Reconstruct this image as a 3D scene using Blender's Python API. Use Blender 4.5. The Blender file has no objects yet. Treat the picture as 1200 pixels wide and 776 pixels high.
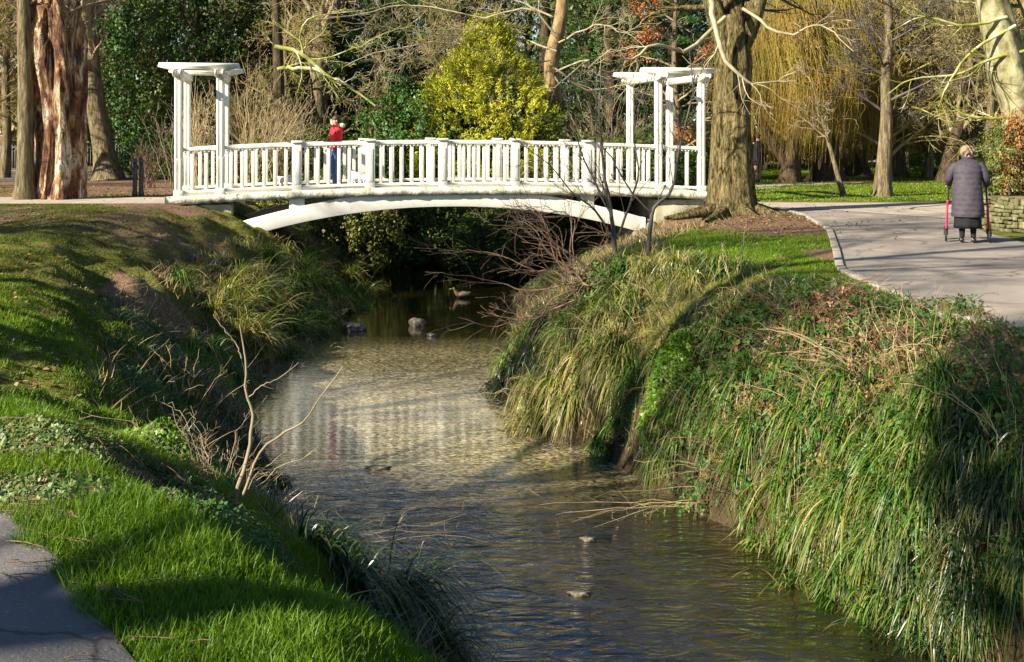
import bpy, bmesh, math, random
import numpy as np
from mathutils import Vector, Matrix
R_ = math.radians
rng = np.random.default_rng(7)
random.seed(7)
SC = bpy.context.scene
COL = SC.collection

# ------------------------------------------------------------ camera, sky, sun, exposure
CAMZ, F, TH = 1.8, 1400.0, R_(9.45)
cam_d = bpy.data.cameras.new('camera'); cam_d.lens = 42.0; cam_d.sensor_width = 36
cam_d.clip_end = 1000; cam_d.clip_start = 0.05
cam = bpy.data.objects.new('camera', cam_d); COL.objects.link(cam)
cam.location = (0, 0, CAMZ); cam.rotation_euler = (R_(90), 0, 0); cam_d.shift_y = -233 / 1200
SC.camera = cam
SUN_EL, SUN_PHI = R_(29), R_(58)
SUNV = Vector((-math.sin(SUN_PHI) * math.cos(SUN_EL), -math.cos(SUN_PHI) * math.cos(SUN_EL), math.sin(SUN_EL)))
w = bpy.data.worlds.new('World'); SC.world = w; w.use_nodes = True
nt = w.node_tree; nt.nodes.clear()
sky = nt.nodes.new('ShaderNodeTexSky'); sky.sky_type = 'NISHITA'; sky.sun_disc = False
sky.sun_elevation = SUN_EL; sky.sun_rotation = math.atan2(SUNV.x, SUNV.y)
sky.air_density = 1.0; sky.dust_density = 0.0; sky.ozone_density = 3.0
bgn = nt.nodes.new('ShaderNodeBackground'); bgn.inputs[1].default_value = 0.056
wo = nt.nodes.new('ShaderNodeOutputWorld')
nt.links.new(sky.outputs[0], bgn.inputs[0]); nt.links.new(bgn.outputs[0], wo.inputs[0])
sl = bpy.data.lights.new('sun', 'SUN'); sl.energy = 5.0; sl.angle = R_(0.5); sl.color = (1.0, 0.90, 0.74)
so = bpy.data.objects.new('sun', sl); COL.objects.link(so)
so.rotation_euler = SUNV.to_track_quat('Z', 'Y').to_euler()
SC.view_settings.view_transform = 'Standard'; SC.view_settings.look = 'None'
SC.view_settings.exposure = 1.42; SC.view_settings.gamma = 1.0
SC.cycles.max_bounces = 6; SC.cycles.transparent_max_bounces = 8
SC.cycles.diffuse_bounces = 3; SC.cycles.glossy_bounces = 3; SC.cycles.transmission_bounces = 3
SC.cycles.caustics_reflective = False; SC.cycles.caustics_refractive = False
SC.cycles.sample_clamp_indirect = 6

# ------------------------------------------------------------ projection helpers (photo pixel -> world point)
CT, ST = 1.0, 0.0
def ray(px, py):
    return np.array([(px - 600) / F, 1.0, (155 - py) / F])
def G(px, py, z=0.0):
    d = ray(px, py); t = (z - CAMZ) / d[2]
    return (d[0] * t, d[1] * t, z)
def D(px, py, Y):
    d = ray(px, py); t = Y / d[1]
    return (d[0] * t, Y, CAMZ + d[2] * t)

# ------------------------------------------------------------ noise
def _h(i, j, s):
    n = (i * 374761393 + j * 668265263 + s * 1442695041) & 0xffffffff
    n = ((n ^ (n >> 13)) * 1274126177) & 0xffffffff
    return ((n ^ (n >> 16)) & 0xffff) / 65535.0
def vn(x, y, s=0):
    x = np.asarray(x, float); y = np.asarray(y, float)
    i = np.floor(x).astype(np.int64); j = np.floor(y).astype(np.int64)
    fx = x - i; fy = y - j; fx = fx * fx * (3 - 2 * fx); fy = fy * fy * (3 - 2 * fy)
    a = _h(i, j, s); b = _h(i + 1, j, s); c = _h(i, j + 1, s); d = _h(i + 1, j + 1, s)
    return (a * (1 - fx) + b * fx) * (1 - fy) + (c * (1 - fx) + d * fx) * fy
def fbm(x, y, s=0, o=3):
    t = 0; a = .5
    for k in range(o):
        t = t + a * vn(np.asarray(x) * 2 ** k, np.asarray(y) * 2 ** k, s + k); a *= .5
    return t / (1 - .5 ** o)
def ss(x):
    x = np.clip(x, 0, 1); return x * x * (3 - 2 * x)

# ------------------------------------------------------------ river and terrain
WZ = -2.2
def gp(l): return [G(a, b, WZ)[:2] for a, b in l]
LE = [(5, -6), (3.0, 0), (1.4, 4), (.9, 5.6), (.5, 6.8)] + gp([(590, 800), (450, 722), (330, 660), (312, 600), (318, 545), (296, 490), (312, 440), (352, 402), (402, 372), (424, 340)]) + [(-4.4, 34.5), (-4.4, 45), (-4.4, 90)]
RE = [(14, -6), (11, 0), (7.8, 4.0), (5.6, 6.2)] + gp([(1300, 830), (1150, 776), (1030, 730), (925, 650), (812, 600), (745, 560), (690, 527), (615, 503), (578, 465), (592, 405), (604, 372)]) + [(-.1, 28.5), (.6, 31), (.8, 36), (.8, 90)]
LEa, REa = np.array(LE), np.array(RE)
def pdist(x, y, pl):
    x = np.asarray(x, float); y = np.asarray(y, float); best = np.full(x.shape, 1e9)
    for (ax, ay), (bx, by) in zip(pl[:-1], pl[1:]):
        dx, dy = bx - ax, by - ay; L2 = dx * dx + dy * dy
        t = np.clip(((x - ax) * dx + (y - ay) * dy) / L2, 0, 1)
        best = np.minimum(best, np.hypot(x - ax - t * dx, y - ay - t * dy))
    return best
def sides(x, y):
    xl = np.interp(y, LEa[:, 1], LEa[:, 0]); xr = np.interp(y, REa[:, 1], REa[:, 0])
    dl = pdist(x, y, LE); dr = pdist(x, y, RE)
    left = x < xl; right = x > xr
    return left, right, dl, dr
def H(x, y, parts=False):
    x = np.asarray(x, float); y = np.asarray(y, float)
    left, right, dl, dr = sides(x, y)
    d = np.where(left, dl, np.where(right, dr, -np.minimum(dl, dr)))
    T = .12 * ss((y - 18) / 8.5) * ss((-3.5 - x) / 2)
    amp = ss((-2.6 - x) / 1.5) * ss((y - 6.5) / 2) * ss((26.5 - y) / 3)
    T = T + amp * (.32 * (fbm(x * .55, y * .55, 3) - .5) + .09 * (fbm(x * 2.0, y * 2.0, 9) - .5))
    T = T - .12 * ss((x + 2.2) / 1.2) * ss((7 - y) / 3) * (x < 1.5)
    wl = np.interp(y, [4, 8, 11, 14, 18, 21, 25, 30], [1.9, 3.2, 3.2, 3.6, 4.0, 4.6, 4.8, 4.2])
    wr = np.interp(y, [4, 9, 14, 20, 26, 31, 35], [2.2, 1.9, 2.3, 3.0, 5.2, 6.0, 3.0])
    wd = np.where(left, wl, wr) * (1 + .3 * (fbm(x * .7, y * .7, 21) - .5))
    u = np.clip(d / wd, 0, 1)
    S = 1 - (1 - u) ** np.where(left, np.interp(y, [7, 12, 17, 23], [1.35, 2.1, 2.0, 1.55]), np.interp(y, [18, 26], [2.1, 1.5]))
    S = S + (.10 + .06 * left) * (fbm(x * 1.6, y * 1.6, 33) - .5) * np.sin(np.pi * u) * 1.6
    z = np.where(d >= 0, WZ - .05 + (T - WZ + .05) * S, WZ - .05 - np.clip(-d * .35, 0, .35))
    fill = ss((y - 35.5) / 2.8); z = z + (T - z) * fill; d = d + fill * 6 * (y > 35.5); u = np.maximum(u, fill)
    if parts: return z, d, u, left
    return z
def T(px, py):
    d = ray(px, py); t = np.linspace(2, 70, 3000)
    x = d[0] * t; y = d[1] * t; z = CAMZ + d[2] * t
    k = np.argmax(z < H(x, y)); return (float(x[k]), float(y[k]), float(z[k]))
def gz(x, y): return float(H(np.array([x]), np.array([y]))[0])

# ------------------------------------------------------------ object helpers
def tag(o, label=None, cat=None, group=None, kind=None):
    if label: o['label'] = label
    if cat: o['category'] = cat
    if group: o['group'] = group
    if kind: o['kind'] = kind
    return o
def empty(name, loc, rz=0):
    o = bpy.data.objects.new(name, None); o.location = loc; o.rotation_euler = (0, 0, rz)
    o.empty_display_size = .2; COL.objects.link(o); return o
def link(name, me, mat, parent=None, loc=None):
    o = bpy.data.objects.new(name, me)
    if mat is not None and len(me.materials) == 0: me.materials.append(mat)
    COL.objects.link(o)
    if parent is not None: o.parent = parent
    if loc is not None: o.location = loc
    return o
def copy_tree(o, parent=None):
    c = o.copy(); COL.objects.link(c); c.parent = parent
    for ch in list(o.children): copy_tree(ch, c)
    return c
def npmesh(name, V, Fs, attrs=None, smooth=False):
    """Fs: array (M,k) or list of such arrays"""
    if not isinstance(Fs, list): Fs = [Fs]
    me = bpy.data.meshes.new(name)
    V = np.asarray(V, np.float32).reshape(-1, 3)
    me.vertices.add(len(V)); me.vertices.foreach_set('co', V.ravel())
    nl = sum(f.size for f in Fs); nf = sum(len(f) for f in Fs)
    me.loops.add(nl); me.polygons.add(nf)
    me.loops.foreach_set('vertex_index', np.concatenate([f.ravel() for f in Fs]).astype(np.int32))
    tot = np.concatenate([np.full(len(f), f.shape[1]) for f in Fs])
    st = np.concatenate([[0], np.cumsum(tot)[:-1]])
    me.polygons.foreach_set('loop_start', st.astype(np.int32))
    if smooth: me.polygons.foreach_set('use_smooth', np.ones(nf, bool))
    me.update(calc_edges=True)
    for k, a in (attrs or {}).items():
        at = me.attributes.new(k, 'FLOAT', 'POINT'); at.data.foreach_set('value', np.asarray(a, np.float32))
    return me
def tube(P, R, S=6, cap=False):
    P = np.asarray(P, float); R = np.asarray(R, float)
    if P.ndim == 2: P = P[None]; R = R[None]
    N, K, _ = P.shape
    t = np.gradient(P, axis=1); t /= np.linalg.norm(t, axis=2, keepdims=True) + 1e-9
    m = np.abs(t.mean(1)); ref = np.zeros((N, 3)); ref[np.arange(N), m.argmin(1)] = 1
    n1 = np.cross(t, ref[:, None, :]); n1 /= np.linalg.norm(n1, axis=2, keepdims=True) + 1e-9
    n2 = np.cross(t, n1)
    a = np.arange(S) / S * 2 * np.pi
    V = P[:, :, None, :] + R[:, :, None, None] * (np.cos(a)[None, None, :, None] * n1[:, :, None, :] + np.sin(a)[None, None, :, None] * n2[:, :, None, :])
    i = np.arange(N)[:, None, None] * K * S; k = np.arange(K - 1)[None, :, None] * S; s = np.arange(S)[None, None, :]
    s2 = (s + 1) % S
    Fq = np.stack([i + k + s, i + k + s2, i + k + S + s2, i + k + S + s], -1).reshape(-1, 4)
    return V.reshape(-1, 3), Fq
class MB:
    def __init__(s): s.V = []; s.F = []; s.n = 0; s.A = []
    def add(s, V, Fq, rnd=None):
        V = np.asarray(V, float).reshape(-1, 3)
        s.V.append(V); s.F.append(np.asarray(Fq) + s.n); s.n += len(V)
        s.A.append(np.full(len(V), random.random()) if rnd is None else np.asarray(rnd)); return s
    def box(s, c, d, rz=0, rx=0, ry=0, taper=1):
        x, y, z = d[0] / 2, d[1] / 2, d[2] / 2
        v = np.array([[a * (taper if k > 0 else 1), b * (taper if k > 0 else 1), k] for k in (-z, z) for a, b in ((-x, -y), (x, -y), (x, y), (-x, y))])
        M = np.array((Matrix.Rotation(rz, 3, 'Z') @ Matrix.Rotation(ry, 3, 'Y') @ Matrix.Rotation(rx, 3, 'X')))
        v = v @ M.T + np.array(c)
        return s.add(v, np.array([[0, 3, 2, 1], [4, 5, 6, 7], [0, 1, 5, 4], [1, 2, 6, 5], [2, 3, 7, 6], [3, 0, 4, 7]]))
    def tube(s, P, R, S=8):
        P = np.asarray(P, float)
        if np.isscalar(R): R = np.full(P.shape[:-1], R)
        v, f = tube(P, R, S); s.add(v, f)
        if P.ndim == 2:   # caps
            c = s.n; s.add(P[[0, -1]], np.zeros((0, 4), int))
            b = c - len(v); K = len(P)
            f1 = np.array([[c, b + (j + 1) % S, b + j, c] for j in range(S)]); f2 = np.array([[c + 1, b + (K - 1) * S + j, b + (K - 1) * S + (j + 1) % S, c + 1] for j in range(S)])
            s.F.append(np.concatenate([f1, f2])[:, :3].copy())
        return s
    def build(s, name, mat, parent=None, smooth=False, loc=None, bevel=0):
        quads = [f for f in s.F if f.size and f.shape[1] == 4]; tris = [f for f in s.F if f.size and f.shape[1] == 3]
        Fs = ([np.concatenate(quads)] if quads else []) + ([np.concatenate(tris)] if tris else [])
        me = npmesh(name, np.concatenate(s.V), Fs, {'rnd': np.concatenate(s.A)}, smooth)
        o = link(name, me, mat, parent, loc)
        if bevel:
            b = o.modifiers.new('bevel', 'BEVEL'); b.width = bevel; b.segments = 2; b.limit_method = 'ANGLE'
        return o

# ------------------------------------------------------------ materials
def newmat(name):
    m = bpy.data.materials.new(name); m.use_nodes = True; n = m.node_tree; n.nodes.clear()
    out = n.nodes.new('ShaderNodeOutputMaterial'); return m, n, out
def N(n, t, **kw):
    x = n.nodes.new(t)
    for k, v in kw.items():
        if k.startswith('i_'):
            key = k[2:]; key = int(key) if key.isdigit() else key.replace('_', ' ')
            x.inputs[key].default_value = v
        else: setattr(x, k, v)
    return x
def ramp(n, src, stops):
    r = n.nodes.new('ShaderNodeValToRGB'); e = r.color_ramp.elements
    while len(e) > 1: e.remove(e[-1])
    e[0].position = stops[0][0]; e[0].color = (*stops[0][1], 1)
    for p, c in stops[1:]:
        q = e.new(p); q.color = (*c, 1)
    n.links.new(src, r.inputs[0]); return r.outputs[0]
def noise(n, scale, detail=4, sc=(1, 1, 1), rough=.55, coord='Object', dist=0):
    tc = n.nodes.new('ShaderNodeTexCoord'); mp = n.nodes.new('ShaderNodeMapping'); mp.inputs['Scale'].default_value = sc
    n.links.new(tc.outputs[coord], mp.inputs[0])
    q = N(n, 'ShaderNodeTexNoise', i_Scale=scale, i_Detail=detail, i_Roughness=rough, i_Distortion=dist)
    n.links.new(mp.outputs[0], q.inputs['Vector']); return q.outputs['Fac']
def mixc(n, a, b, f, mode='MIX'):
    x = n.nodes.new('ShaderNodeMix'); x.data_type = 'RGBA'; x.blend_type = mode
    for s, v in ((6, a), (7, b)):
        if isinstance(v, tuple): x.inputs[s].default_value = (*v, 1)
        else: n.links.new(v, x.inputs[s])
    if isinstance(f, (int, float)): x.inputs[0].default_value = f
    else: n.links.new(f, x.inputs[0])
    return x.outputs[2]
def bump(n, h, strength, dist):
    b = N(n, 'ShaderNodeBump', i_Strength=strength, i_Distance=dist); n.links.new(h, b.inputs['Height']); return b.outputs[0]
def attr(n, name):
    a = n.nodes.new('ShaderNodeAttribute'); a.attribute_name = name; return a.outputs['Fac']
def surf(name, stops, scale=5, sc=(1, 1, 1), rough=.8, bstr=.5, bdist=.02, spec=.3, detail=5, bscale=None, metal=0, dist=0, speck=None):
    m, n, out = newmat(name)
    f = noise(n, scale, detail, sc, dist=dist); c = ramp(n, f, stops)
    if speck:
        f3 = noise(n, speck[0], 3); c3 = ramp(n, f3, [(speck[1], (0, 0, 0)), (speck[1] + .08, (1, 1, 1))]); c = mixc(n, c, speck[2], c3)
    p = N(n, 'ShaderNodeBsdfPrincipled', i_Roughness=rough, i_Metallic=metal); p.inputs['Specular IOR Level'].default_value = spec
    n.links.new(c, p.inputs['Base Color'])
    if bstr:
        f2 = noise(n, bscale or scale * 2, 6, sc, rough=.65, dist=dist); n.links.new(bump(n, f2, bstr, bdist), p.inputs['Normal'])
    n.links.new(p.outputs[0], out.inputs[0]); return m
def foliage(name, stops, trans=.3, rough=.5, spec=.35, tip=None, big=None, tipr=(.55, 1.)):
    m, n, out = newmat(name)
    kf = {'yellow_willow_twigs': .85, 'golden_conifer_sprays': .9, 'dead_straw': .85, 'grass_blades': .8, 'fresh_green_leaves': .8, 'dead_beech_leaves': .9, 'pale_sedge_blades': .95, 'sedge_blades': .8, 'ivy_leaves': .85, 'laurel_leaves': .95, 'olive_leaves': .95, 'bramble_leaves': .8, 'weed_leaves': .8, 'cedar_needles': 1.15, 'mown_grass': .8}.get(name, .62)
    stops = [(p_, tuple(q * (kf if (q0 < .3) else max(kf, .8)) for q in c_)) for p_, c_ in stops for q0 in (c_[0],)]
    c = ramp(n, attr(n, 'rnd'), stops)
    if big:
        f = noise(n, big[0], 2); k = ramp(n, f, [(.42, (0, 0, 0)), (.6, (1, 1, 1))]); c = mixc(n, c, big[1], k)
    if tip:
        t = ramp(n, attr(n, 'tt'), [(tipr[0], (0, 0, 0)), (tipr[1], (1, 1, 1))]); c = mixc(n, c, tip, t)
    p = N(n, 'ShaderNodeBsdfPrincipled', i_Roughness=rough); p.inputs['Specular IOR Level'].default_value = spec
    n.links.new(c, p.inputs['Base Color'])
    tr = n.nodes.new('ShaderNodeBsdfTranslucent')
    c2 = mixc(n, c, (1.0, 1.0, .45), 1.0, 'MULTIPLY'); n.links.new(c2, tr.inputs[0])
    mx = n.nodes.new('ShaderNodeMixShader'); mx.inputs[0].default_value = trans
    n.links.new(p.outputs[0], mx.inputs[1]); n.links.new(tr.outputs[0], mx.inputs[2]); n.links.new(mx.outputs[0], out.inputs[0])
    return m
M = {}
M['grass'] = foliage('grass_blades', [(0, (.06, .15, .008)), (.35, (.14, .27, .010)), (.7, (.25, .38, .014)), (.93, (.38, .40, .05)), (1, (.42, .36, .15))], .42, .5, .3)
M['lawn'] = foliage('mown_grass', [(0, (.085, .12, .018)), (.5, (.16, .19, .03)), (.85, (.25, .24, .06)), (1, (.36, .27, .12))], .35, .6, .2)
M['sedge'] = foliage('sedge_blades', [(0, (.025, .085, .012)), (.35, (.07, .17, .016)), (.65, (.14, .27, .025)), (.84, (.26, .36, .045)), (.9, (.40, .30, .11)), (1, (.52, .38, .18))], .32, .42, .32, tip=(.36, .27, .11), tipr=(.8, 1))
M['sedge_yel'] = foliage('pale_sedge_blades', [(0, (.08, .14, .02)), (.35, (.19, .26, .035)), (.65, (.32, .35, .06)), (.8, (.50, .42, .17)), (1, (.62, .50, .27))], .35, .4, .45, tip=(.52, .38, .17), tipr=(.6, 1))
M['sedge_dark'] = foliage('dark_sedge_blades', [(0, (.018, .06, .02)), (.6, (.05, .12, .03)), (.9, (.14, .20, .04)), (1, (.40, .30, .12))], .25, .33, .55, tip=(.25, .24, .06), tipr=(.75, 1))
M['straw'] = foliage('dead_straw', [(0, (.28, .17, .08)), (.5, (.48, .34, .18)), (1, (.62, .50, .32))], .25, .6, .2)
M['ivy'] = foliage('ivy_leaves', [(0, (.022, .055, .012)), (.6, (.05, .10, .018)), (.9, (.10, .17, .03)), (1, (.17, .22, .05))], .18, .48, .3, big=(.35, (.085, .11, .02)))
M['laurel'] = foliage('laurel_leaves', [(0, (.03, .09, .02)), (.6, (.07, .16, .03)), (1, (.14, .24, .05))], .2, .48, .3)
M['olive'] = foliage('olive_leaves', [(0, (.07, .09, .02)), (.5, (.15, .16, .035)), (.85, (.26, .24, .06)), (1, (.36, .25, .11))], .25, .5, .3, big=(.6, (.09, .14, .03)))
M['gold'] = foliage('golden_conifer_sprays', [(0, (.20, .25, .02)), (.4, (.42, .44, .035)), (.8, (.62, .58, .06)), (1, (.74, .64, .12))], .25, .55, .2)
M['cedar'] = foliage('cedar_needles', [(0, (.028, .075, .02)), (.6, (.07, .15, .035)), (1, (.15, .24, .06))], .2, .55, .25)
M['bright'] = foliage('fresh_green_leaves', [(0, (.09, .22, .015)), (.6, (.18, .36, .02)), (1, (.30, .45, .05))], .35, .4, .4)
M['weed'] = foliage('weed_leaves', [(0, (.06, .13, .02)), (.5, (.12, .22, .04)), (.85, (.22, .30, .08)), (1, (.40, .28, .12))], .3, .45, .4)
M['bramble'] = foliage('bramble_leaves', [(0, (.035, .11, .02)), (.6, (.08, .20, .035)), (.92, (.17, .27, .06)), (1, (.4, .2, .08))], .3, .5, .25)
M['copper'] = foliage('dead_beech_leaves', [(0, (.22, .075, .025)), (.5, (.42, .15, .05)), (1, (.60, .27, .11))], .3, .55, .25)
M['willow'] = foliage('yellow_willow_twigs', [(0, (.12, .08, .02)), (.4, (.30, .20, .035)), (.75, (.48, .32, .05)), (1, (.62, .45, .14))], .1, .5, .35, big=(.5, (.30, .24, .04)))
M['litter'] = foliage('fallen_leaves', [(0, (.13, .06, .03)), (.5, (.28, .145, .07)), (1, (.46, .30, .16))], .15, .7, .2)
M['farwood'] = foliage('far_wood_twigs', [(0, (.05, .055, .02)), (.4, (.12, .10, .05)), (.8, (.22, .17, .09)), (1, (.13, .18, .05))], .2, .7, .1, big=(.15, (.06, .10, .03)))
M['bark'] = surf('grey_brown_bark', [(.3, (.055, .042, .025)), (.5, (.17, .135, .075)), (.7, (.30, .25, .14))], 5, (3, 3, .5), .9, 1.0, .08, .15, 8, 9)
M['oakbark'] = surf('ridged_bark', [(.36, (.028, .022, .009)), (.48, (.13, .105, .042)), (.64, (.28, .225, .10))], 15, (1, 1, .22), .9, 1.0, .14, .12, 6, 15, dist=1.2)
M['darkbark'] = surf('dark_bark', [(.3, (.03, .022, .014)), (.7, (.11, .08, .045))], 6, (2, 2, .5), .9, .8, .05, .15)
M['palebark'] = surf('pale_plane_bark', [(.32, (.09, .085, .035)), (.48, (.24, .22, .11)), (.7, (.40, .37, .23))], 5, (1, 1, .6), .85, .7, .05, .2, speck=(5, .64, (.26, .24, .12)))
M['twig'] = surf('grey_brown_twigs', [(.3, (.16, .12, .07)), (.7, (.34, .27, .17))], 4, rough=.8, bstr=0)
M['paletwig'] = surf('sunbleached_twigs', [(.3, (.22, .18, .10)), (.7, (.46, .40, .26))], 4, rough=.8, bstr=0)
M['tantwig'] = surf('tan_coppice_stems', [(.3, (.30, .22, .11)), (.7, (.52, .41, .22))], 3, rough=.7, bstr=0)
M['redtwig'] = surf('reddish_twigs', [(.3, (.08, .048, .032)), (.7, (.23, .145, .09))], 4, rough=.7, bstr=0)
M['olivetwig'] = surf('olive_winter_twigs', [(.3, (.16, .13, .045)), (.7, (.36, .29, .11))], 4, rough=.8, bstr=0)
M['blacktwig'] = surf('dark_grey_stems', [(.3, (.035, .03, .028)), (.7, (.12, .10, .085))], 4, rough=.7, bstr=0)
M['mosstwig'] = surf('mossy_limb_bark', [(.35, (.13, .15, .025)), (.52, (.34, .34, .08)), (.6, (.50, .47, .32))], 2.2, rough=.9, bstr=.6)
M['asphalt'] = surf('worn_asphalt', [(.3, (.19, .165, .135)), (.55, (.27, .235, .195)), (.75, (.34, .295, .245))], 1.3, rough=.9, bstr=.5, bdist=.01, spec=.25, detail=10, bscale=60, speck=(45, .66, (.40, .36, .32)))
M['frontpath'] = surf('dark_front_asphalt', [(.3, (.085, .083, .085)), (.55, (.125, .12, .12)), (.75, (.18, .17, .165))], 1.3, rough=.9, bstr=.6, bdist=.012, spec=.25, detail=10, bscale=55, speck=(45, .64, (.26, .25, .24)))  # darker asphalt tone for the front footpath
M['gravel'] = surf('pale_path_gravel', [(.3, (.30, .25, .19)), (.7, (.44, .37, .29))], 3, rough=.95, bstr=.6, bdist=.01, detail=9, bscale=50)
M['kerb'] = surf('concrete_kerb', [(.3, (.16, .14, .11)), (.7, (.40, .35, .28))], 6, rough=.9, bstr=.5, bdist=.01, detail=8)
M['white'] = surf('weathered_white_paint', [(.28, (.50, .47, .38)), (.42, (.74, .71, .61)), (.7, (.80, .78, .70))], 3.0, (1, 1, .5), .6, .35, .01, .3, 8, 20, speck=(13, .65, (.40, .37, .22)))
M['deckedge'] = surf('mossy_white_deck_edge', [(.3, (.30, .29, .17)), (.45, (.62, .58, .45)), (.65, (.78, .75, .64))], 7, rough=.8, bstr=1, bdist=.03, detail=8, speck=(10, .62, (.16, .17, .06)))
M['concrete'] = surf('weathered_concrete', [(.3, (.22, .20, .13)), (.55, (.48, .44, .31)), (.75, (.62, .58, .44))], 2.5, (1, 1, .6), .9, .5, .02, .2, 8, 14)
M['deckboard'] = surf('deck_boards', [(.3, (.30, .27, .21)), (.7, (.48, .44, .35))], 5, (.4, 4, 1), .8, .4, .01)
M['deadwood'] = None
M['iron'] = surf('black_painted_iron', [(.3, (.02, .022, .025)), (.7, (.05, .053, .06))], 6, rough=.45, bstr=.2, spec=.5)
M['railing'] = surf('grey_green_railing_paint', [(.3, (.16, .18, .15)), (.7, (.28, .30, .26))], 6, rough=.6, bstr=.1)
M['rock'] = surf('wet_river_stone', [(.35, (.03, .026, .02)), (.55, (.12, .10, .07)), (.7, (.30, .26, .18))], 8, rough=.6, bstr=.8, bdist=.02, spec=.5)
for mk in ('asphalt', 'frontpath'):
    n = M[mk].node_tree; pr_ = [x for x in n.nodes if x.type == 'BSDF_PRINCIPLED'][0]; src = pr_.inputs['Base Color'].links[0].from_socket
    tc = n.nodes.new('ShaderNodeTexCoord'); nz_ = N(n, 'ShaderNodeTexNoise', i_Scale=2.5, i_Detail=5); n.links.new(tc.outputs['Object'], nz_.inputs['Vector'])
    ad = n.nodes.new('ShaderNodeVectorMath'); ad.operation = 'MULTIPLY_ADD'; n.links.new(nz_.outputs['Color'], ad.inputs[0]); ad.inputs[1].default_value = (.5, .5, 0); n.links.new(tc.outputs['Object'], ad.inputs[2])
    vo = N(n, 'ShaderNodeTexVoronoi', i_Scale=.55, feature='DISTANCE_TO_EDGE'); n.links.new(ad.outputs[0], vo.inputs['Vector'])
    cr = ramp(n, vo.outputs['Distance'], [(0, (.35, .33, .3)), (.006, (.6, .58, .55)), (.012, (1, 1, 1))]); c_ = mixc(n, src, cr, .8, 'MULTIPLY')
    pt_ = ramp(n, noise(n, .6, 3), [(.45, (.82, .82, .84)), (.52, (1.08, 1.06, 1.04))]); c_ = mixc(n, c_, pt_, 1.0, 'MULTIPLY'); n.links.new(c_, pr_.inputs['Base Color'])
M['drystone'] = surf('mossy_stone', [(.35, (.05, .055, .02)), (.55, (.14, .13, .06)), (.7, (.28, .24, .14))], 6, rough=.9, bstr=.8, bdist=.02)
M['soilmound'] = surf('brown_soil', [(.3, (.10, .065, .04)), (.7, (.25, .16, .10))], 6, rough=.95, bstr=.9, bdist=.03)

def dead_mat():
    m, n, out = newmat('torn_dead_wood')
    a = noise(n, 1.4, 6, (2.0, 2.0, .5), dist=1.6); b = noise(n, 4.5, 7, (2.0, 2.0, .6), rough=.65, dist=2.0)
    c = ramp(n, a, [(.36, (.07, .03, .015)), (.46, (.24, .10, .04)), (.53, (.46, .27, .12)), (.60, (.72, .58, .42)), (.75, (.60, .54, .46))])
    d = ramp(n, b, [(.40, (.07, .03, .015)), (.53, (1, 1, 1))]); c = mixc(n, c, d, .85, 'MULTIPLY')
    p = N(n, 'ShaderNodeBsdfPrincipled', i_Roughness=.85); n.links.new(c, p.inputs['Base Color'])
    n.links.new(bump(n, b, 1.0, .12), p.inputs['Normal']); n.links.new(p.outputs[0], out.inputs[0]); return m
M['deadwood'] = dead_mat()

def ground_mat():
    m, n, out = newmat('turf_and_soil')
    g1 = noise(n, 3, 6); g2 = noise(n, 30, 6, rough=.7)
    grass = ramp(n, g1, [(.3, (.07, .095, .016)), (.5, (.13, .145, .03)), (.7, (.22, .18, .06))])
    soil = ramp(n, g2, [(.3, (.08, .045, .028)), (.5, (.19, .115, .07)), (.7, (.32, .21, .14))])
    mud = ramp(n, g2, [(.3, (.03, .02, .012)), (.7, (.10, .07, .04))])
    f = N(n, 'ShaderNodeMath', operation='MULTIPLY_ADD'); n.links.new(attr(n, 'soil'), f.inputs[0]); f.inputs[1].default_value = 1.5
    sub = N(n, 'ShaderNodeMath', operation='SUBTRACT'); n.links.new(g2, sub.inputs[0]); sub.inputs[1].default_value = .72
    n.links.new(sub.outputs[0], f.inputs[2]); f.use_clamp = True
    gd = ramp(n, g2, [(.35, (.45, .45, .45)), (.65, (1.5, 1.4, 1.2))]); grass = mixc(n, grass, gd, 1.0, 'MULTIPLY')
    c = mixc(n, grass, soil, f.outputs[0]); c = mixc(n, c, mud, attr(n, 'mud'))
    p = N(n, 'ShaderNodeBsdfPrincipled', i_Roughness=.95); p.inputs['Specular IOR Level'].default_value = .15
    n.links.new(c, p.inputs['Base Color']); n.links.new(bump(n, noise(n, 22, 8, rough=.7), .9, .05), p.inputs['Normal'])
    n.links.new(p.outputs[0], out.inputs[0]); return m
M['ground'] = ground_mat()

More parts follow.
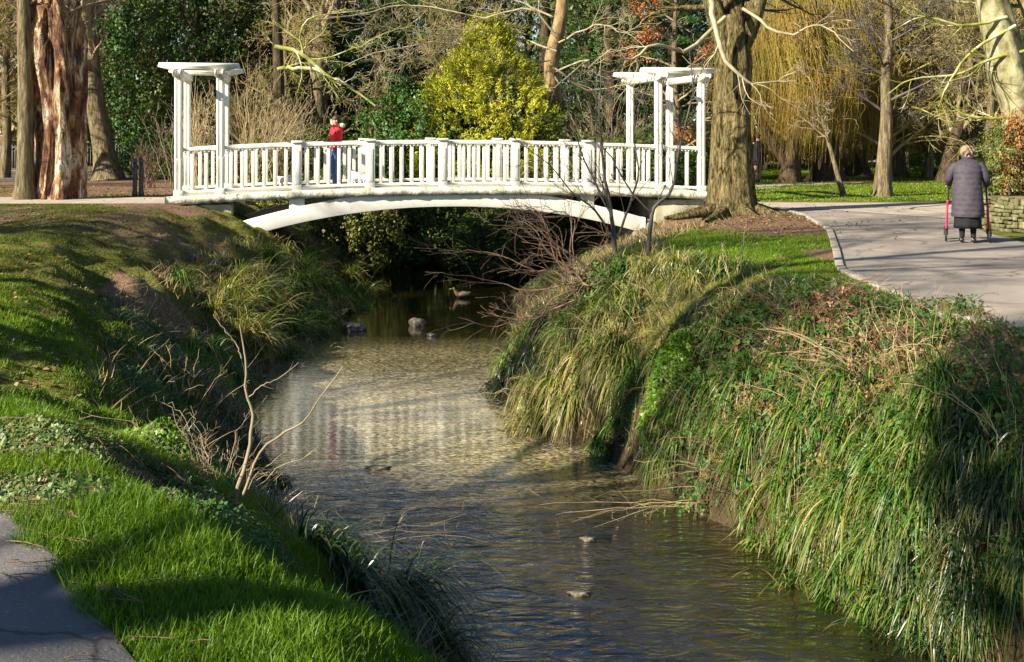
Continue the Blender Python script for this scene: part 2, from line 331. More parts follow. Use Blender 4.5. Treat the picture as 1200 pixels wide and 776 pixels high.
def water_mat():
    m, n, out = newmat('rippled_stream_water')
    tc = n.nodes.new('ShaderNodeTexCoord')
    def nz(scale, sc, det, dist=0, rot=0):
        mp = n.nodes.new('ShaderNodeMapping'); mp.inputs['Scale'].default_value = sc; mp.inputs['Rotation'].default_value = (0, 0, rot)
        n.links.new(tc.outputs['Object'], mp.inputs[0]); q = N(n, 'ShaderNodeTexNoise', i_Scale=scale, i_Detail=det, i_Distortion=dist)
        n.links.new(mp.outputs[0], q.inputs['Vector']); return q.outputs['Fac']
    def mth(op, a, b, c=None):
        x = N(n, 'ShaderNodeMath', operation=op)
        for i, v in enumerate((a, b, c)):
            if v is None: continue
            if isinstance(v, (int, float)): x.inputs[i].default_value = v
            else: n.links.new(v, x.inputs[i])
        return x.outputs[0]
    sep = n.nodes.new('ShaderNodeSeparateXYZ'); n.links.new(tc.outputs['Object'], sep.inputs[0]); Y = sep.outputs[1]
    near = N(n, 'ShaderNodeMapRange', i_1=14.6, i_2=12.6, i_3=0.0, i_4=1.0); n.links.new(Y, near.inputs[0])
    calm = N(n, 'ShaderNodeMapRange', i_1=22.8, i_2=24.6, i_3=1.0, i_4=.25); n.links.new(Y, calm.inputs[0])
    big = nz(3.4, (.8, 1.7, 1), 4, .8, .25); fine = nz(13, (.4, 1.7, 1), 3, .2, .05); patch = nz(1.0, (1, 1, 1), 2)
    bigs = mth('MULTIPLY', mth('MULTIPLY_ADD', near.outputs[0], .062, .003), big)
    fines = mth('MULTIPLY', mth('MULTIPLY', mth('MULTIPLY_ADD', near.outputs[0], .2, calm.outputs[0]), mth('MULTIPLY_ADD', patch, .0028, .0004)), fine)
    hgt = mth('ADD', bigs, fines)
    b = N(n, 'ShaderNodeBump', i_Strength=1.0, i_Distance=1.0); n.links.new(hgt, b.inputs['Height'])
    bed = ramp(n, nz(1.3, (1, 1, 1), 6, .5), [(.35, (.006, .005, .002)), (.55, (.018, .014, .004)), (.7, (.04, .028, .009))])
    gold = ramp(n, nz(26, (.6, 1.3, 1), 4, .5), [(.40, (.03, .022, .007)), (.5, (.30, .24, .11)), (.60, (.80, .69, .43))])  # shallow golden bed, overbright to paint in sun glint and mid-stream reflection
    shal_glint = mth('MULTIPLY', N(n, 'ShaderNodeMapRange', i_1=23.4, i_2=21.5, i_3=0.0, i_4=1.0).outputs[0], 1.0)
    mr1 = [x for x in n.nodes if x.type == 'MAP_RANGE'][-1]; n.links.new(Y, mr1.inputs[0])
    mr2 = N(n, 'ShaderNodeMapRange', i_1=12.6, i_2=15.0, i_3=0.0, i_4=.85); n.links.new(Y, mr2.inputs[0])
    shal_glint = mth('MULTIPLY', shal_glint, mr2.outputs[0])
    pf = ramp(n, nz(.9, (1, 1, 1), 3, .5), [(.3, (.55, .55, .55)), (.6, (1, 1, 1))]); shal_glint = mth('MULTIPLY', shal_glint, pf)
    bed = mixc(n, bed, gold, shal_glint)
    p = N(n, 'ShaderNodeBsdfDiffuse'); n.links.new(bed, p.inputs[0])
    g = N(n, 'ShaderNodeBsdfGlossy', i_Roughness=.035); n.links.new(b.outputs[0], g.inputs['Normal'])
    fr = N(n, 'ShaderNodeFresnel', i_IOR=1.62); n.links.new(b.outputs[0], fr.inputs['Normal'])
    fb = N(n, 'ShaderNodeMath', operation='MULTIPLY_ADD', use_clamp=True); n.links.new(fr.outputs[0], fb.inputs[0]); fb.inputs[1].default_value = 1.55; fb.inputs[2].default_value = .04; fb = fb.outputs[0]
    mx = n.nodes.new('ShaderNodeMixShader'); n.links.new(fb, mx.inputs[0]); n.links.new(p.outputs[0], mx.inputs[1]); n.links.new(g.outputs[0], mx.inputs[2])
    n.links.new(mx.outputs[0], out.inputs[0]); return m
M['water'] = water_mat()
def plain(name, c, rough=.6, spec=.3, var=.25, scale=30, bstr=.2, bdist=.004, metal=0):
    lo = tuple(x * (1 - var) for x in c); hi = tuple(min(1, x * (1 + var)) for x in c)
    return surf(name, [(.3, lo), (.7, hi)], scale, rough=rough, spec=spec, bstr=bstr, bdist=bdist, metal=metal)

# ------------------------------------------------------------ terrain sheet
def axis(lo, hi, step, out_lo, out_hi):
    a = list(np.arange(lo, hi + 1e-6, step)); s = step; v = a[-1]
    while v < out_hi: s *= 1.18; v += s; a.append(v)
    s = step; v = a[0]; b = []
    while v > out_lo: s *= 1.18; v -= s; b.append(v)
    return np.array(b[::-1] + a)
def soilmask(x, y):
    d = sides(x, y); z, dd, u, left = H(x, y, True)
    m = np.zeros_like(x)
    def blob(px, py, rx, ry, a=1., zz=0.):
        g = G(px, py, zz); return a * np.exp(-(((x - g[0]) / rx) ** 2 + ((y - g[1]) / ry) ** 2) ** 1.5)
    m = np.maximum(m, blob(900, 262, 2.4, 3.2)); m = np.maximum(m, blob(850, 250, 2.6, 3)); m = np.maximum(m, blob(975, 300, .35, 1.2))
    m = np.maximum(m, blob(1110, 385, .7, .5, .8)); m = np.maximum(m, blob(1180, 420, .7, .7, .6, -.2))
    m = np.maximum(m, .68 * blob(90, 258, 5, 2.8)); m = np.maximum(m, blob(175, 247, 1.6, 1.2))
    m = np.maximum(m, blob(990, 212, 3.5, 3, .8)); m = np.maximum(m, blob(30, 230, 3, 2.5, .7, .1)); m = np.maximum(m, blob(180, 225, 4, 3, .9, .1))
    g = T(185, 352); m = np.maximum(m, 1.7 * np.exp(-(((x - g[0]) / .75) ** 2 + ((y - g[1]) / 1.3) ** 2) ** 2))
    m = np.maximum(m, .55 * np.exp(-((x + 2.6) / .6) ** 2 - ((y - 5.9) / .35) ** 2) * 1.6)
    m = np.maximum(m, .9 * ((y > 33) & (x < 6)).astype(float) * ss((y - 33) / 3))
    m = np.clip(m * (0.55 + .9 * fbm(x * 1.5, y * 1.5, 51)), 0, 1)
    mud = ss((.42 - u) / .3) * (dd < 4) * np.where(left, .9, .9)
    mud = np.where(dd < 0, 1, mud)
    return m, mud, dd
xs = axis(-9.5, 8.5, .09, -420, 420); ys = axis(3, 38, .09, -60, 520)
XX, YY = np.meshgrid(xs, ys); ZZ = H(XX, YY)
sm, mud, _ = soilmask(XX, YY)
nx, ny = len(xs), len(ys)
ii = (np.arange(ny - 1)[:, None] * nx + np.arange(nx - 1)[None]).ravel()
me = npmesh('ground', np.stack([XX, YY, ZZ], -1), np.stack([ii, ii + 1, ii + nx + 1, ii + nx], -1), {'soil': sm.ravel(), 'mud': mud.ravel()}, True)
tag(link('ground', me, M['ground']), kind='structure')

# water sheet between the banks
wy = np.arange(-6, 42, .25); wv = []
for y in wy:
    wv.append([(np.interp(y, LEa[:, 1], LEa[:, 0]) - .8) if y < 34 else -5.5, y, WZ]); wv.append([np.interp(y, REa[:, 1], REa[:, 0]) + .8, y, WZ])
k = np.arange(len(wy) - 1) * 2
tag(link('water', npmesh('water', np.array(wv), np.stack([k, k + 1, k + 3, k + 2], -1)), M['water']), kind='structure')

# ------------------------------------------------------------ paths and kerbs
def resamp(P, n):
    P = np.asarray(P, float); s = np.concatenate([[0], np.cumsum(np.linalg.norm(np.diff(P, axis=0), axis=1))])
    t = np.linspace(0, s[-1], n); Q = np.stack([np.interp(t, s, P[:, k]) for k in range(P.shape[1])], 1)
    for _ in range(3): Q[1:-1] = (Q[:-2] + 2 * Q[1:-1] + Q[2:]) / 4
    return Q
def ribbon(name, A, B, mat, dz, n=80, m=14):
    A = resamp([a[:2] for a in A], n); B = resamp([b[:2] for b in B], n)
    t = np.linspace(0, 1, m)[None, :, None]; P = A[:, None] * (1 - t) + B[:, None] * t
    Z = H(P[..., 0], P[..., 1]) + dz; V = np.concatenate([P, Z[..., None]], -1)
    ii = (np.arange(n - 1)[:, None] * m + np.arange(m - 1)[None]).ravel()
    me = npmesh(name, V, np.stack([ii, ii + m, ii + m + 1, ii + 1], -1), None, True)
    return tag(link(name, me, mat), kind='structure'), A
KA = [G(1330, 440), G(1200, 387), G(1060, 347), G(990, 318), G(985, 296), G(976, 270), G(945, 252), G(893, 242)]
KB = [G(1700, 400), G(1500, 345), G(1320, 312), G(1210, 288), G(1150, 272), G(1120, 252), G(1050, 246), G(900, 240)]
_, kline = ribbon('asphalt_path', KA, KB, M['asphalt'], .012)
ribbon('cross_path', [G(820, 243), G(893, 243), G(960, 246), G(1110, 257), G(1180, 264), G(1400, 275)], [G(820, 238), G(890, 238), G(1000, 238.5), G(1110, 238.5), G(1250, 238), G(1500, 238)], M['gravel'], .02)
ribbon('far_path', [G(800, 222), G(890, 222), G(940, 219), G(985, 216.5), G(1010, 215)], [G(800, 214), G(890, 216), G(940, 215.5), G(985, 214.8), G(1010, 214)], M['gravel'], .012)
ribbon('far_walk', [G(1010, 191), G(1100, 190), G(1400, 190)], [G(1010, 188), G(1100, 187), G(1400, 187)], M['gravel'], .012)
ribbon('left_path', [(-60, 27.9), (-9.5, 27.9), (-7.4, 28.0)], [(-60, 30.7), (-9.5, 30.7), (-7.6, 30.6)], M['gravel'], .012)
ribbon('back_road', [(-90, 41), (-14, 42), (-6, 42.5)], [(-90, 46), (-14, 46), (-6, 46)], plain('dark_road', (.10, .10, .11), .8), .012)
FA = [G(-260, 590), G(-60, 592), G(30, 608), G(62, 645), G(112, 703), G(178, 768), G(250, 850), (-.55, 2.4), (.2, -1)]
FB = [(-9, 5.6), (-9, 5.0), (-9, 4.6), (-9, 4.2), (-9, 3.4), (-9, 2.4), (-9, 1.2), (-9, 0), (-9, -1)]
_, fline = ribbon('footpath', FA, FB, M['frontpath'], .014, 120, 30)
kb = MB()
for k in range(6, 76):
    a, b = kline[k], kline[k + 1]; c = (a + b) / 2; L = np.hypot(*(b - a)); n_ = max(1, int(L / .6))
    for q in range(n_):
        c = a + (b - a) * (q + .5) / n_
        kb.box((c[0] - .06, c[1], gz(c[0], c[1]) + .02), (L / n_ - .008, .11, .05), math.atan2(b[1] - a[1], b[0] - a[0]))
tag(kb.build('kerb', M['kerb'], bevel=.008), kind='structure')
def near_path(x, y):
    """distance to front footpath edge, and inside masks (vectorised, coarse)"""
    ins = np.zeros(x.shape, bool)
    def poly(A, B):
        P = [p[:2] for p in A] + [p[:2] for p in B[::-1]]; r = np.zeros(x.shape, bool)
        for (ax, ay), (bx, by) in zip(P, P[1:] + P[:1]):
            if ay == by: continue
            c = ((ay > y) != (by > y)) & (x < (bx - ax) * (y - ay) / (by - ay) + ax); r ^= c
        return r
    x0_ = x; x = x + (fbm(x0_ * 5, y * 5, 131, 2) - .5) * .28 + .05; ins |= poly(FA, FB); x = x0_ - (fbm(x0_ * 3, y * 3, 132, 2) - .5) * .2; ins |= poly(KA, KB); x = x0_
    ins |= (x < -7.4) & (y > 27.8) & (y < 30.8)
    ins |= (x > 4.5) & (y > 26) & (y < 31) & (y > 31 - (x - 4.5) * .55 - .3)
    return ins

# ------------------------------------------------------------ blades and leaves
def blades(B, az, L, wdt, a, b, c, K=5, clamp=True, rnd=None, twist=.3, cup=True):
    n = len(B); t = np.linspace(0, 1, K)[None]
    hx = L[:, None] * a[:, None] * (t + .25 * t * t); hz = L[:, None] * (b[:, None] * t - c[:, None] * t * t)
    az2 = az[:, None] + twist * rng.normal(size=(n, 1)) * t
    X = B[:, 0:1] + hx * np.cos(az2); Y = B[:, 1:2] + hx * np.sin(az2); Z = B[:, 2:3] + hz
    if clamp:
        hh = H(X, Y) + .01; Z = np.maximum(Z, np.maximum(hh, WZ - .02))
    P = np.stack([X, Y, Z], -1); wa = az + np.pi / 2 + rng.normal(size=n) * .5
    Wd = np.stack([np.cos(wa), np.sin(wa), rng.normal(size=n) * .25], -1)[:, None, :] * (wdt[:, None] * (1 - t ** 2.2) * .5 + .0004)[..., None]
    V = np.stack([P - Wd, P + Wd], 2).reshape(-1, 3)
    i = np.arange(n)[:, None] * K * 2 + np.arange(K - 1)[None] * 2
    Fq = np.stack([i, i + 1, i + 3, i + 2], -1).reshape(-1, 4)
    r = np.repeat(rng.random(n) if rnd is None else rnd, K * 2); tt = np.repeat(np.broadcast_to(t, (n, K)).ravel(), 2)
    return V, Fq, r, tt
def leafquads(P, Nn, s, asp=.55, rnd=None, fold=.25, dirv=None):
    n = len(P); Nn = Nn / (np.linalg.norm(Nn, axis=1, keepdims=True) + 1e-9)
    rv = rng.normal(size=(n, 3)) if dirv is None else dirv
    u = np.cross(Nn, np.cross(rv, Nn)); u /= np.linalg.norm(u, axis=1, keepdims=True) + 1e-9
    v = np.cross(Nn, u); s = np.asarray(s)[:, None]
    V = np.stack([P - u * s * .5, P + v * s * asp * .5 + Nn * s * fold * .5 - u * s * .08, P + u * s * .5, P - v * s * asp * .5 + Nn * s * fold * .5 - u * s * .08], 1)
    i = np.arange(n)[:, None] * 4
    r = np.repeat(rng.random(n) if rnd is None else rnd, 4)
    return V.reshape(-1, 3), np.concatenate([i, i + 1, i + 2, i + 3], 1), r
def unit(v): return v / (np.linalg.norm(v, axis=-1, keepdims=True) + 1e-9)
def clusters(C, per, rad, outc, size, asp=.55, up=.4, flat=1., rj=.12):
    n = len(C) * per; c = np.repeat(C, per, 0)
    off = unit(rng.normal(size=(n, 3))) * (rng.random((n, 1)) ** .5) * np.repeat(np.asarray(rad).reshape(-1, 1) * np.ones((len(C), 1)), per, 0)
    off[:, 2] *= flat; P = c + off
    nn = unit(unit(off) * .8 + unit(P - outc) * .6 + rng.normal(size=(n, 3)) * .45 + np.array([0, 0, up]))
    s = size * rng.uniform(.6, 1.3, n); cr = np.repeat(rng.random(len(C)), per)
    rnd = np.clip(cr * .55 + rng.random(n) * .45 + rng.normal(size=n) * rj * .2, 0, 1)
    return leafquads(P, nn, s, asp, rnd)
def dome(n, rad, zc, lump=.3, seed=0, lo=-.5):
    """lumpy ellipsoid shell points"""
    d = unit(rng.normal(size=(n * 2, 3))); d = d[d[:, 2] > lo][:n]
    a = np.arctan2(d[:, 1], d[:, 0]); l = 1 + lump * (fbm(a * 1.6 + 7 + seed, d[:, 2] * 3 + 11 + seed, seed, 2) - .5) * 2
    r = (1 - rng.random(len(d)) ** 2 * .45) * l
    return d * r[:, None] * np.array(rad) + np.array([0, 0, zc])

# ------------------------------------------------------------ branching
def grow(P, R, n, tr=(.25, 1), lr=.5, ang=(.5, 1.0), wig=.15, trop=.0, K=6, rr=.6, lmin=0, taper=.15, flat=0):
    Np, Kp, _ = P.shape; idx = np.repeat(np.arange(Np), n); m = len(idx)
    t = rng.uniform(tr[0], tr[1], m); f = t * (Kp - 1); i0 = np.minimum(f.astype(int), Kp - 2); fr = (f - i0)[:, None]
    p = P[idx, i0] * (1 - fr) + P[idx, i0 + 1] * fr; tan = unit(P[idx, i0 + 1] - P[idx, i0])
    r = (R[idx, i0] * (1 - fr[:, 0]) + R[idx, i0 + 1] * fr[:, 0]) * rr
    Ls = np.linalg.norm(np.diff(P, axis=1), axis=2).sum(1)[idx] * lr * rng.uniform(.6, 1.25, m) * (1.15 - .5 * t)
    perp = unit(np.cross(tan, rng.normal(size=(m, 3)))); 
    if flat: perp[:, 2] *= (1 - flat); perp = unit(perp)
    a = rng.uniform(ang[0], ang[1], m)[:, None]; d = unit(np.cos(a) * tan + np.sin(a) * perp)
    Q = np.zeros((m, K, 3)); Q[:, 0] = p; st = (np.maximum(Ls, lmin) / (K - 1))[:, None]
    for k in range(1, K):
        d = unit(d + rng.normal(size=(m, 3)) * wig + np.array([0, 0, trop])); Q[:, k] = Q[:, k - 1] + d * st
    RR = r[:, None] * np.linspace(1, taper, K)[None]
    return Q, RR
def curve(pts, K=12, jit=0.):
    """smooth polyline through pts (Catmull-Rom)"""
    P = np.asarray(pts, float); P = np.vstack([2 * P[0] - P[1], P, 2 * P[-1] - P[-2]]); n = len(P) - 3
    out = []
    for f in np.linspace(0, n - 1e-6, K):
        i = int(f); t = f - i; a, b, c, d = P[i:i + 4]
        out.append(.5 * (2 * b + (c - a) * t + (2 * a - 5 * b + 4 * c - d) * t * t + (3 * b - a - 3 * c + d) * t ** 3))
    out = np.array(out); out[1:-1] += rng.normal(size=out[1:-1].shape) * jit; return out
def trunk_mesh(pts, rad, S=28, K=40, flare=.5, fl_h=.5, rough=.06, seed=0, ribs=9):
    P = curve(pts, K); r = np.interp(np.linspace(0, 1, K), np.linspace(0, 1, len(rad)), rad)
    h = P[:, 2] - P[0, 2]; a = np.arange(S) / S * 2 * np.pi; V = np.zeros((K, S, 3))
    fl = flare * np.exp(-h / fl_h)
    for k in range(K):
        w1 = np.cos(5 * a + seed) * .35 + np.cos(3 * a + seed * 2) * .3
        rr = r[k] * (1 + fl[k] * (1 + .7 * w1) + rough * (vn(np.cos(a) * 2 + 5 + seed, np.sin(a) * 2 + h[k] * .8 + 9, seed) - .5) * 2 + rough * .5 * np.cos(ribs * a + h[k] * .3))
        V[k, :, 0] = P[k, 0] + np.cos(a) * rr; V[k, :, 1] = P[k, 1] + np.sin(a) * rr; V[k, :, 2] = P[k, 2]
    i = (np.arange(K - 1)[:, None] * S); s = np.arange(S)[None]; s2 = (s + 1) % S
    return V.reshape(-1, 3), np.stack([i + s, i + s2, i + S + s2, i + S + s], -1).reshape(-1, 4), P, r
def loc3(p): return np.array(p, float)
def bare_crown(limbs, radii, levels, mat, parent, name='crown', thick_mat=None, minr=.004):
    """limbs: list of polylines (same K). levels: list of dict for grow."""
    P = np.array(limbs); R = np.array(radii); mb = MB(); S = 7
    mb.add(*tube(P, np.maximum(R, minr), S), None)
    for lv in levels:
        P, R = grow(P, R, **lv); S = max(3, S - 2); mb.add(*tube(P, np.maximum(R, minr), S), None)
    return mb.build(name, mat, parent, True)
def limbs_from(P, r, hs, n, L, ang=(.6, 1.1), K=8, trop=.06, wig=.12, rr=.5):
    """n limbs leaving trunk polyline P between fractions hs"""
    return grow(P[None], r[None], n, hs, L, ang, wig, trop, K, rr)

# ------------------------------------------------------------ footbridge
th = R_(10.6)
A0 = np.array([G(209, 231.5, .27)[0], G(209, 231.5, .27)[1]])
ux = np.array([math.cos(th), math.sin(th)]); uy = np.array([-math.sin(th), math.cos(th)])
def s_at(px, z=.6):
    u = (px - 600) / F    # X = u*(Y*CT + (CAMZ-z)*ST)
    k = (CAMZ - z) * ST
    return (u * (A0[1] * CT + k) - A0[0]) / (ux[0] - u * ux[1] * CT)
sp = [s_at(p) for p in (209, 258, 348, 434, 519, 604, 689, 772, 822)]
sp[0] = 0.0; LB = sp[-1]; BW = 2.6
BR = empty('footbridge', (A0[0], A0[1], 0), th)
tag(BR, 'white arched footbridge with balustrade and a pergola over each end, spanning the stream', 'bridge')
def zc(s): return .27 + .17 * (1 - ((s - LB / 2) / (LB / 2)) ** 2)
def strip(mb, s0, s1, w0, w1, zb, zt, n=30, jag=0):
    ss_ = np.linspace(s0, s1, n); V = []
    for s in ss_:
        b = zb(s); t_ = zt(s); j = random.uniform(-jag, jag); jb = random.uniform(-jag, jag)
        V += [[s, w0 + j, b + jb], [s, w1, b], [s, w1, t_], [s, w0 + j, t_]]
    q = []
    for k in range(n - 1):
        for e in range(4):
            q.append([4 * k + e, 4 * k + 4 + e, 4 * k + 4 + (e + 1) % 4, 4 * k + (e + 1) % 4])
    q.append([3, 2, 1, 0]); q.append([4 * (n - 1) + e for e in range(4)])
    mb.add(V, np.array(q)); return mb
e = MB(); strip(e, -.25, LB + .25, .16, BW - .16, lambda s: zc(s) - .12, lambda s: zc(s) - .004); e.build('deck', M['deckboard'], BR)
for w0 in (-.08, BW - .15):
    e = MB(); strip(e, -.3, LB + .3, w0, w0 + .23, lambda s: zc(s) - .17, lambda s: zc(s) + .03, 140, .012); e.build('deck_edge', M['deckedge'], BR)
# arch ribs with spandrel struts
sa, sb = s_at(276), s_at(756)
def arch_t(s): u = (s - (sa + sb) / 2) / ((sb - sa) / 2); return .45 - .83 * abs(u) ** 1.75
def arch_b(s): u = (s - (sa + sb) / 2) / ((sb - sa) / 2); return -.02 - .74 * abs(u) ** 2.1
for w0 in (0., BW - .34):
    e = MB(); strip(e, sa, sb, w0, w0 + .34, arch_b, lambda s: min(arch_t(s) + .02, zc(s) - .172), 60)
    e.build('arch_rib', M['white'], BR, bevel=.012)
for px in (348, 689):
    s = s_at(px)
    for w0 in (.17, BW - .17):
        e = MB(); e.box((s, w0, (arch_t(s) + zc(s) - .17) / 2 + .01), (.36, .30, zc(s) - .17 - arch_t(s) + .06)); e.build('strut', M['white'], BR, bevel=.015)
for s0, s1 in ((.15, s_at(272)), (s_at(768), LB + .1)):
    e = MB(); e.box(((s0 + s1) / 2, BW / 2, -.62), (s1 - s0, BW - .1, 1.42)); e.build('abutment', M['concrete'], BR, bevel=.03)
for sx, sg in ((sa, 1), (sb, -1)):
    e = MB(); e.box((sx - sg * .18, BW / 2, -.95), (.62, BW, .9), ry=sg * .55); e.build('arch_footing', M['concrete'], BR, bevel=.03)
# balustrades
TALL = (0, 1, 7, 8)
for side, w0 in ((0, .03), (1, BW - .03)):
    for k, s in enumerate(sp):
        z0 = zc(s) + .02
        if k in TALL:
            e = MB(); e.box((s, w0, z0 + 1.45), (.17, .17, 2.90)); 
            for q in (-1, 1): e.box((s + q * .045, w0 - .087, z0 + 1.9), (.03, .012, 2.0)); e.box((s + q * .045, w0 - .087, z0 + .5), (.03, .012, .72))
            po = e.build('pergola_post', M['white'], BR, bevel=.008)
            c = MB(); c.box((s, w0, z0 + 2.86), (.24, .24, .10)); c.build('post_cap', M['white'], po, bevel=.01); c = MB(); c.box((s, w0, z0 + .07), (.22, .22, .14)); c.build('post_base', M['white'], po, bevel=.01)
        else:
            e = MB(); e.box((s, w0, z0 + .57), (.215, .17, 1.14)); e.box((s, w0 - .09, z0 + .56), (.13, .014, .8))
            po = e.build('rail_post', M['white'], BR, bevel=.008)
            c = MB(); c.box((s, w0, z0 + 1.165), (.27, .24, .055)); c.build('post_cap', M['white'], po, bevel=.012)
    for k in range(8):
        a, b = sp[k], sp[k + 1]; g0 = .11
        for nm, zz, hh, dp in (('handrail', 1.07, .085, .15), ('bottom_rail', .075, .07, .12)):
            e = MB(); strip(e, a + g0, b - g0, w0 - dp / 2, w0 + dp / 2, lambda s: zc(s) + zz, lambda s: zc(s) + zz + hh, 6)
            if nm == 'handrail':
                for q in np.arange(a + .16, b - .12, .09): e.box((q, w0 - .035, zc(q) + 1.045), (.045, .05, .03))
            e.build(nm, M['white'], BR, bevel=.01)
        n = 2 if (b - a) < 1.3 else 6
        for j in range(n):
            s = a + (b - a) * (j + 1) / (n + 1)
            e = MB(); e.box((s, w0, zc(s) + .61), (.082, .075, .95)); e.build('baluster', M['white'], BR, bevel=.006)
# pergola timbers
def beam(c0, c1, z, h=.17, t=.08, name='pergola_beam'):
    c0, c1 = np.array(c0), np.array(c1); L = np.linalg.norm(c1 - c0); d = (c1 - c0) / L; nrm = np.array([-d[1], d[0]])
    prof = [(0, h * .45), (.03, h), (L - .03, h), (L, h * .45), (L - .3, 0), (.3, 0)]; V = []
    for sgn in (-1, 1):
        for q, zz in prof: p = c0 + d * q + nrm * sgn * t / 2; V.append([p[0], p[1], z + zz])
    F4 = [[k, (k + 1) % 6, 6 + (k + 1) % 6, 6 + k] for k in range(6)]
    e = MB(); e.add(V, np.array(F4)); e.F.append(np.array([[0, 5, 4, 3], [0, 3, 2, 1]])); e.F.append(np.array([[6, 7, 8, 9], [6, 9, 10, 11]]))
    e.build(name, M['white'], BR)
for ia, ib in ((0, 1), (7, 8)):
    a, b = sp[ia], sp[ib]; zt = zc((a + b) / 2) + 2.93
    for w0 in (.03, BW - .03):
        beam((a - .46, w0 - .11), (b + .46, w0 - .11), zt + .03, t=.06); beam((a - .46, w0 + .11), (b + .46, w0 + .11), zt + .03, t=.06)
    for s in (a, b):
        for q in (-.08, .08): beam((s + q, -.48), (s + q, BW + .48), zt - .13, .16, .05)

def bloc(s, wv_, z=0):
    p = A0 + ux * s + uy * wv_; return (p[0], p[1], z)

# ------------------------------------------------------------ skinned figures
def skin(name, chains, mat, parent=None, sub=2, loc=None):
    """chains: list of lists of (x,y,z,r[,ry]) ; chains that share a first point are joined there"""
    V = []; E = []; Rr = []; idx = {}
    for ch in chains:
        prev = None
        for p in ch:
            key = tuple(round(q, 4) for q in p[:3])
            if key not in idx: idx[key] = len(V); V.append(p[:3]); Rr.append((p[3], p[4] if len(p) > 4 else p[3]))
            i = idx[key]
            if prev is not None and prev != i: E.append((prev, i))
            prev = i
    me = bpy.data.meshes.new(name); me.from_pydata(V, E, []); o = bpy.data.objects.new(name, me); COL.objects.link(o)
    md = o.modifiers.new('skin', 'SKIN'); md.use_smooth_shade = True
    for i, r in enumerate(Rr): me.skin_vertices[0].data[i].radius = r
    me.skin_vertices[0].data[0].use_root = True
    s = o.modifiers.new('sub', 'SUBSURF'); s.levels = sub; s.render_levels = sub
    bpy.context.view_layer.update()
    dg = bpy.context.evaluated_depsgraph_get(); m2 = bpy.data.meshes.new_from_object(o.evaluated_get(dg))
    o.modifiers.clear(); o.data = m2; m2.materials.clear(); m2.materials.append(mat)
    if parent is not None: o.parent = parent
    if loc is not None: o.location = loc
    return o
def blob(name, c, r, mat, parent, sub=3, noise_=0, sc2=8, flat=None, rot=0):
    bm = bmesh.new(); bmesh.ops.create_icosphere(bm, subdivisions=sub, radius=1)
    for v in bm.verts:
        d = v.co.copy(); k = 1 + noise_ * (float(vn(d.x * sc2 + 20, d.y * sc2 + d.z * sc2 * .7 + 20, 5)) - .5) * 2
        p = Vector((d.x * r[0] * k, d.y * r[1] * k, d.z * r[2] * k))
        v.co = Matrix.Rotation(rot, 3, 'Z') @ p + Vector(c)
    me = bpy.data.meshes.new(name); bm.to_mesh(me); bm.free()
    for p in me.polygons: p.use_smooth = True
    return link(name, me, mat, parent)
M['skin'] = plain('skin', (.62, .36, .26), .5, .35, .1)
M['coat'] = surf('quilted_purple_grey_coat', [(.3, (.034, .029, .037)), (.7, (.062, .052, .066))], 20, rough=.7, bstr=.4, bdist=.01)
M['red'] = plain('red_jacket_cloth', (.72, .02, .035), .6, .3, .15, 12, .6, .02)
M['jeans'] = plain('blue_denim', (.09, .15, .34), .8, .2, .3, 20)
M['black'] = plain('black_cloth', (.012, .012, .015), .8, .2)
M['shoe'] = plain('black_shoes', (.015, .014, .014), .35, .5)
M['hairdark'] = plain('dark_brown_hair', (.05, .022, .014), .5, .4, .4, 60)
M['hairgrey'] = plain('greying_brown_hair', (.24, .17, .115), .7, .3, .45, 60, .8, .01)
M['fur'] = plain('cream_fur', (.55, .46, .36), .9, .1, .2, 60, .8, .01)
M['dogwhite'] = plain('white_dog_fur', (.78, .75, .70), .9, .1, .12, 50, .8, .01)
M['dogtan'] = plain('tan_dog_fur', (.40, .24, .15), .9, .1, .2, 50, .8, .01)
M['magenta'] = plain('red_walker_paint', (.70, .02, .09), .35, .5, .08)
M['rubber'] = plain('black_rubber', (.02, .02, .02), .7, .3)
M['rim'] = plain('grey_plastic_rims', (.35, .35, .36), .5, .4)
M['bluebag'] = plain('light_blue_bag', (.12, .45, .72), .6, .3)
M['eye'] = plain('dark_eyes', (.02, .015, .012), .2, .5)
M['lips'] = plain('lips', (.5, .16, .14), .5, .3)

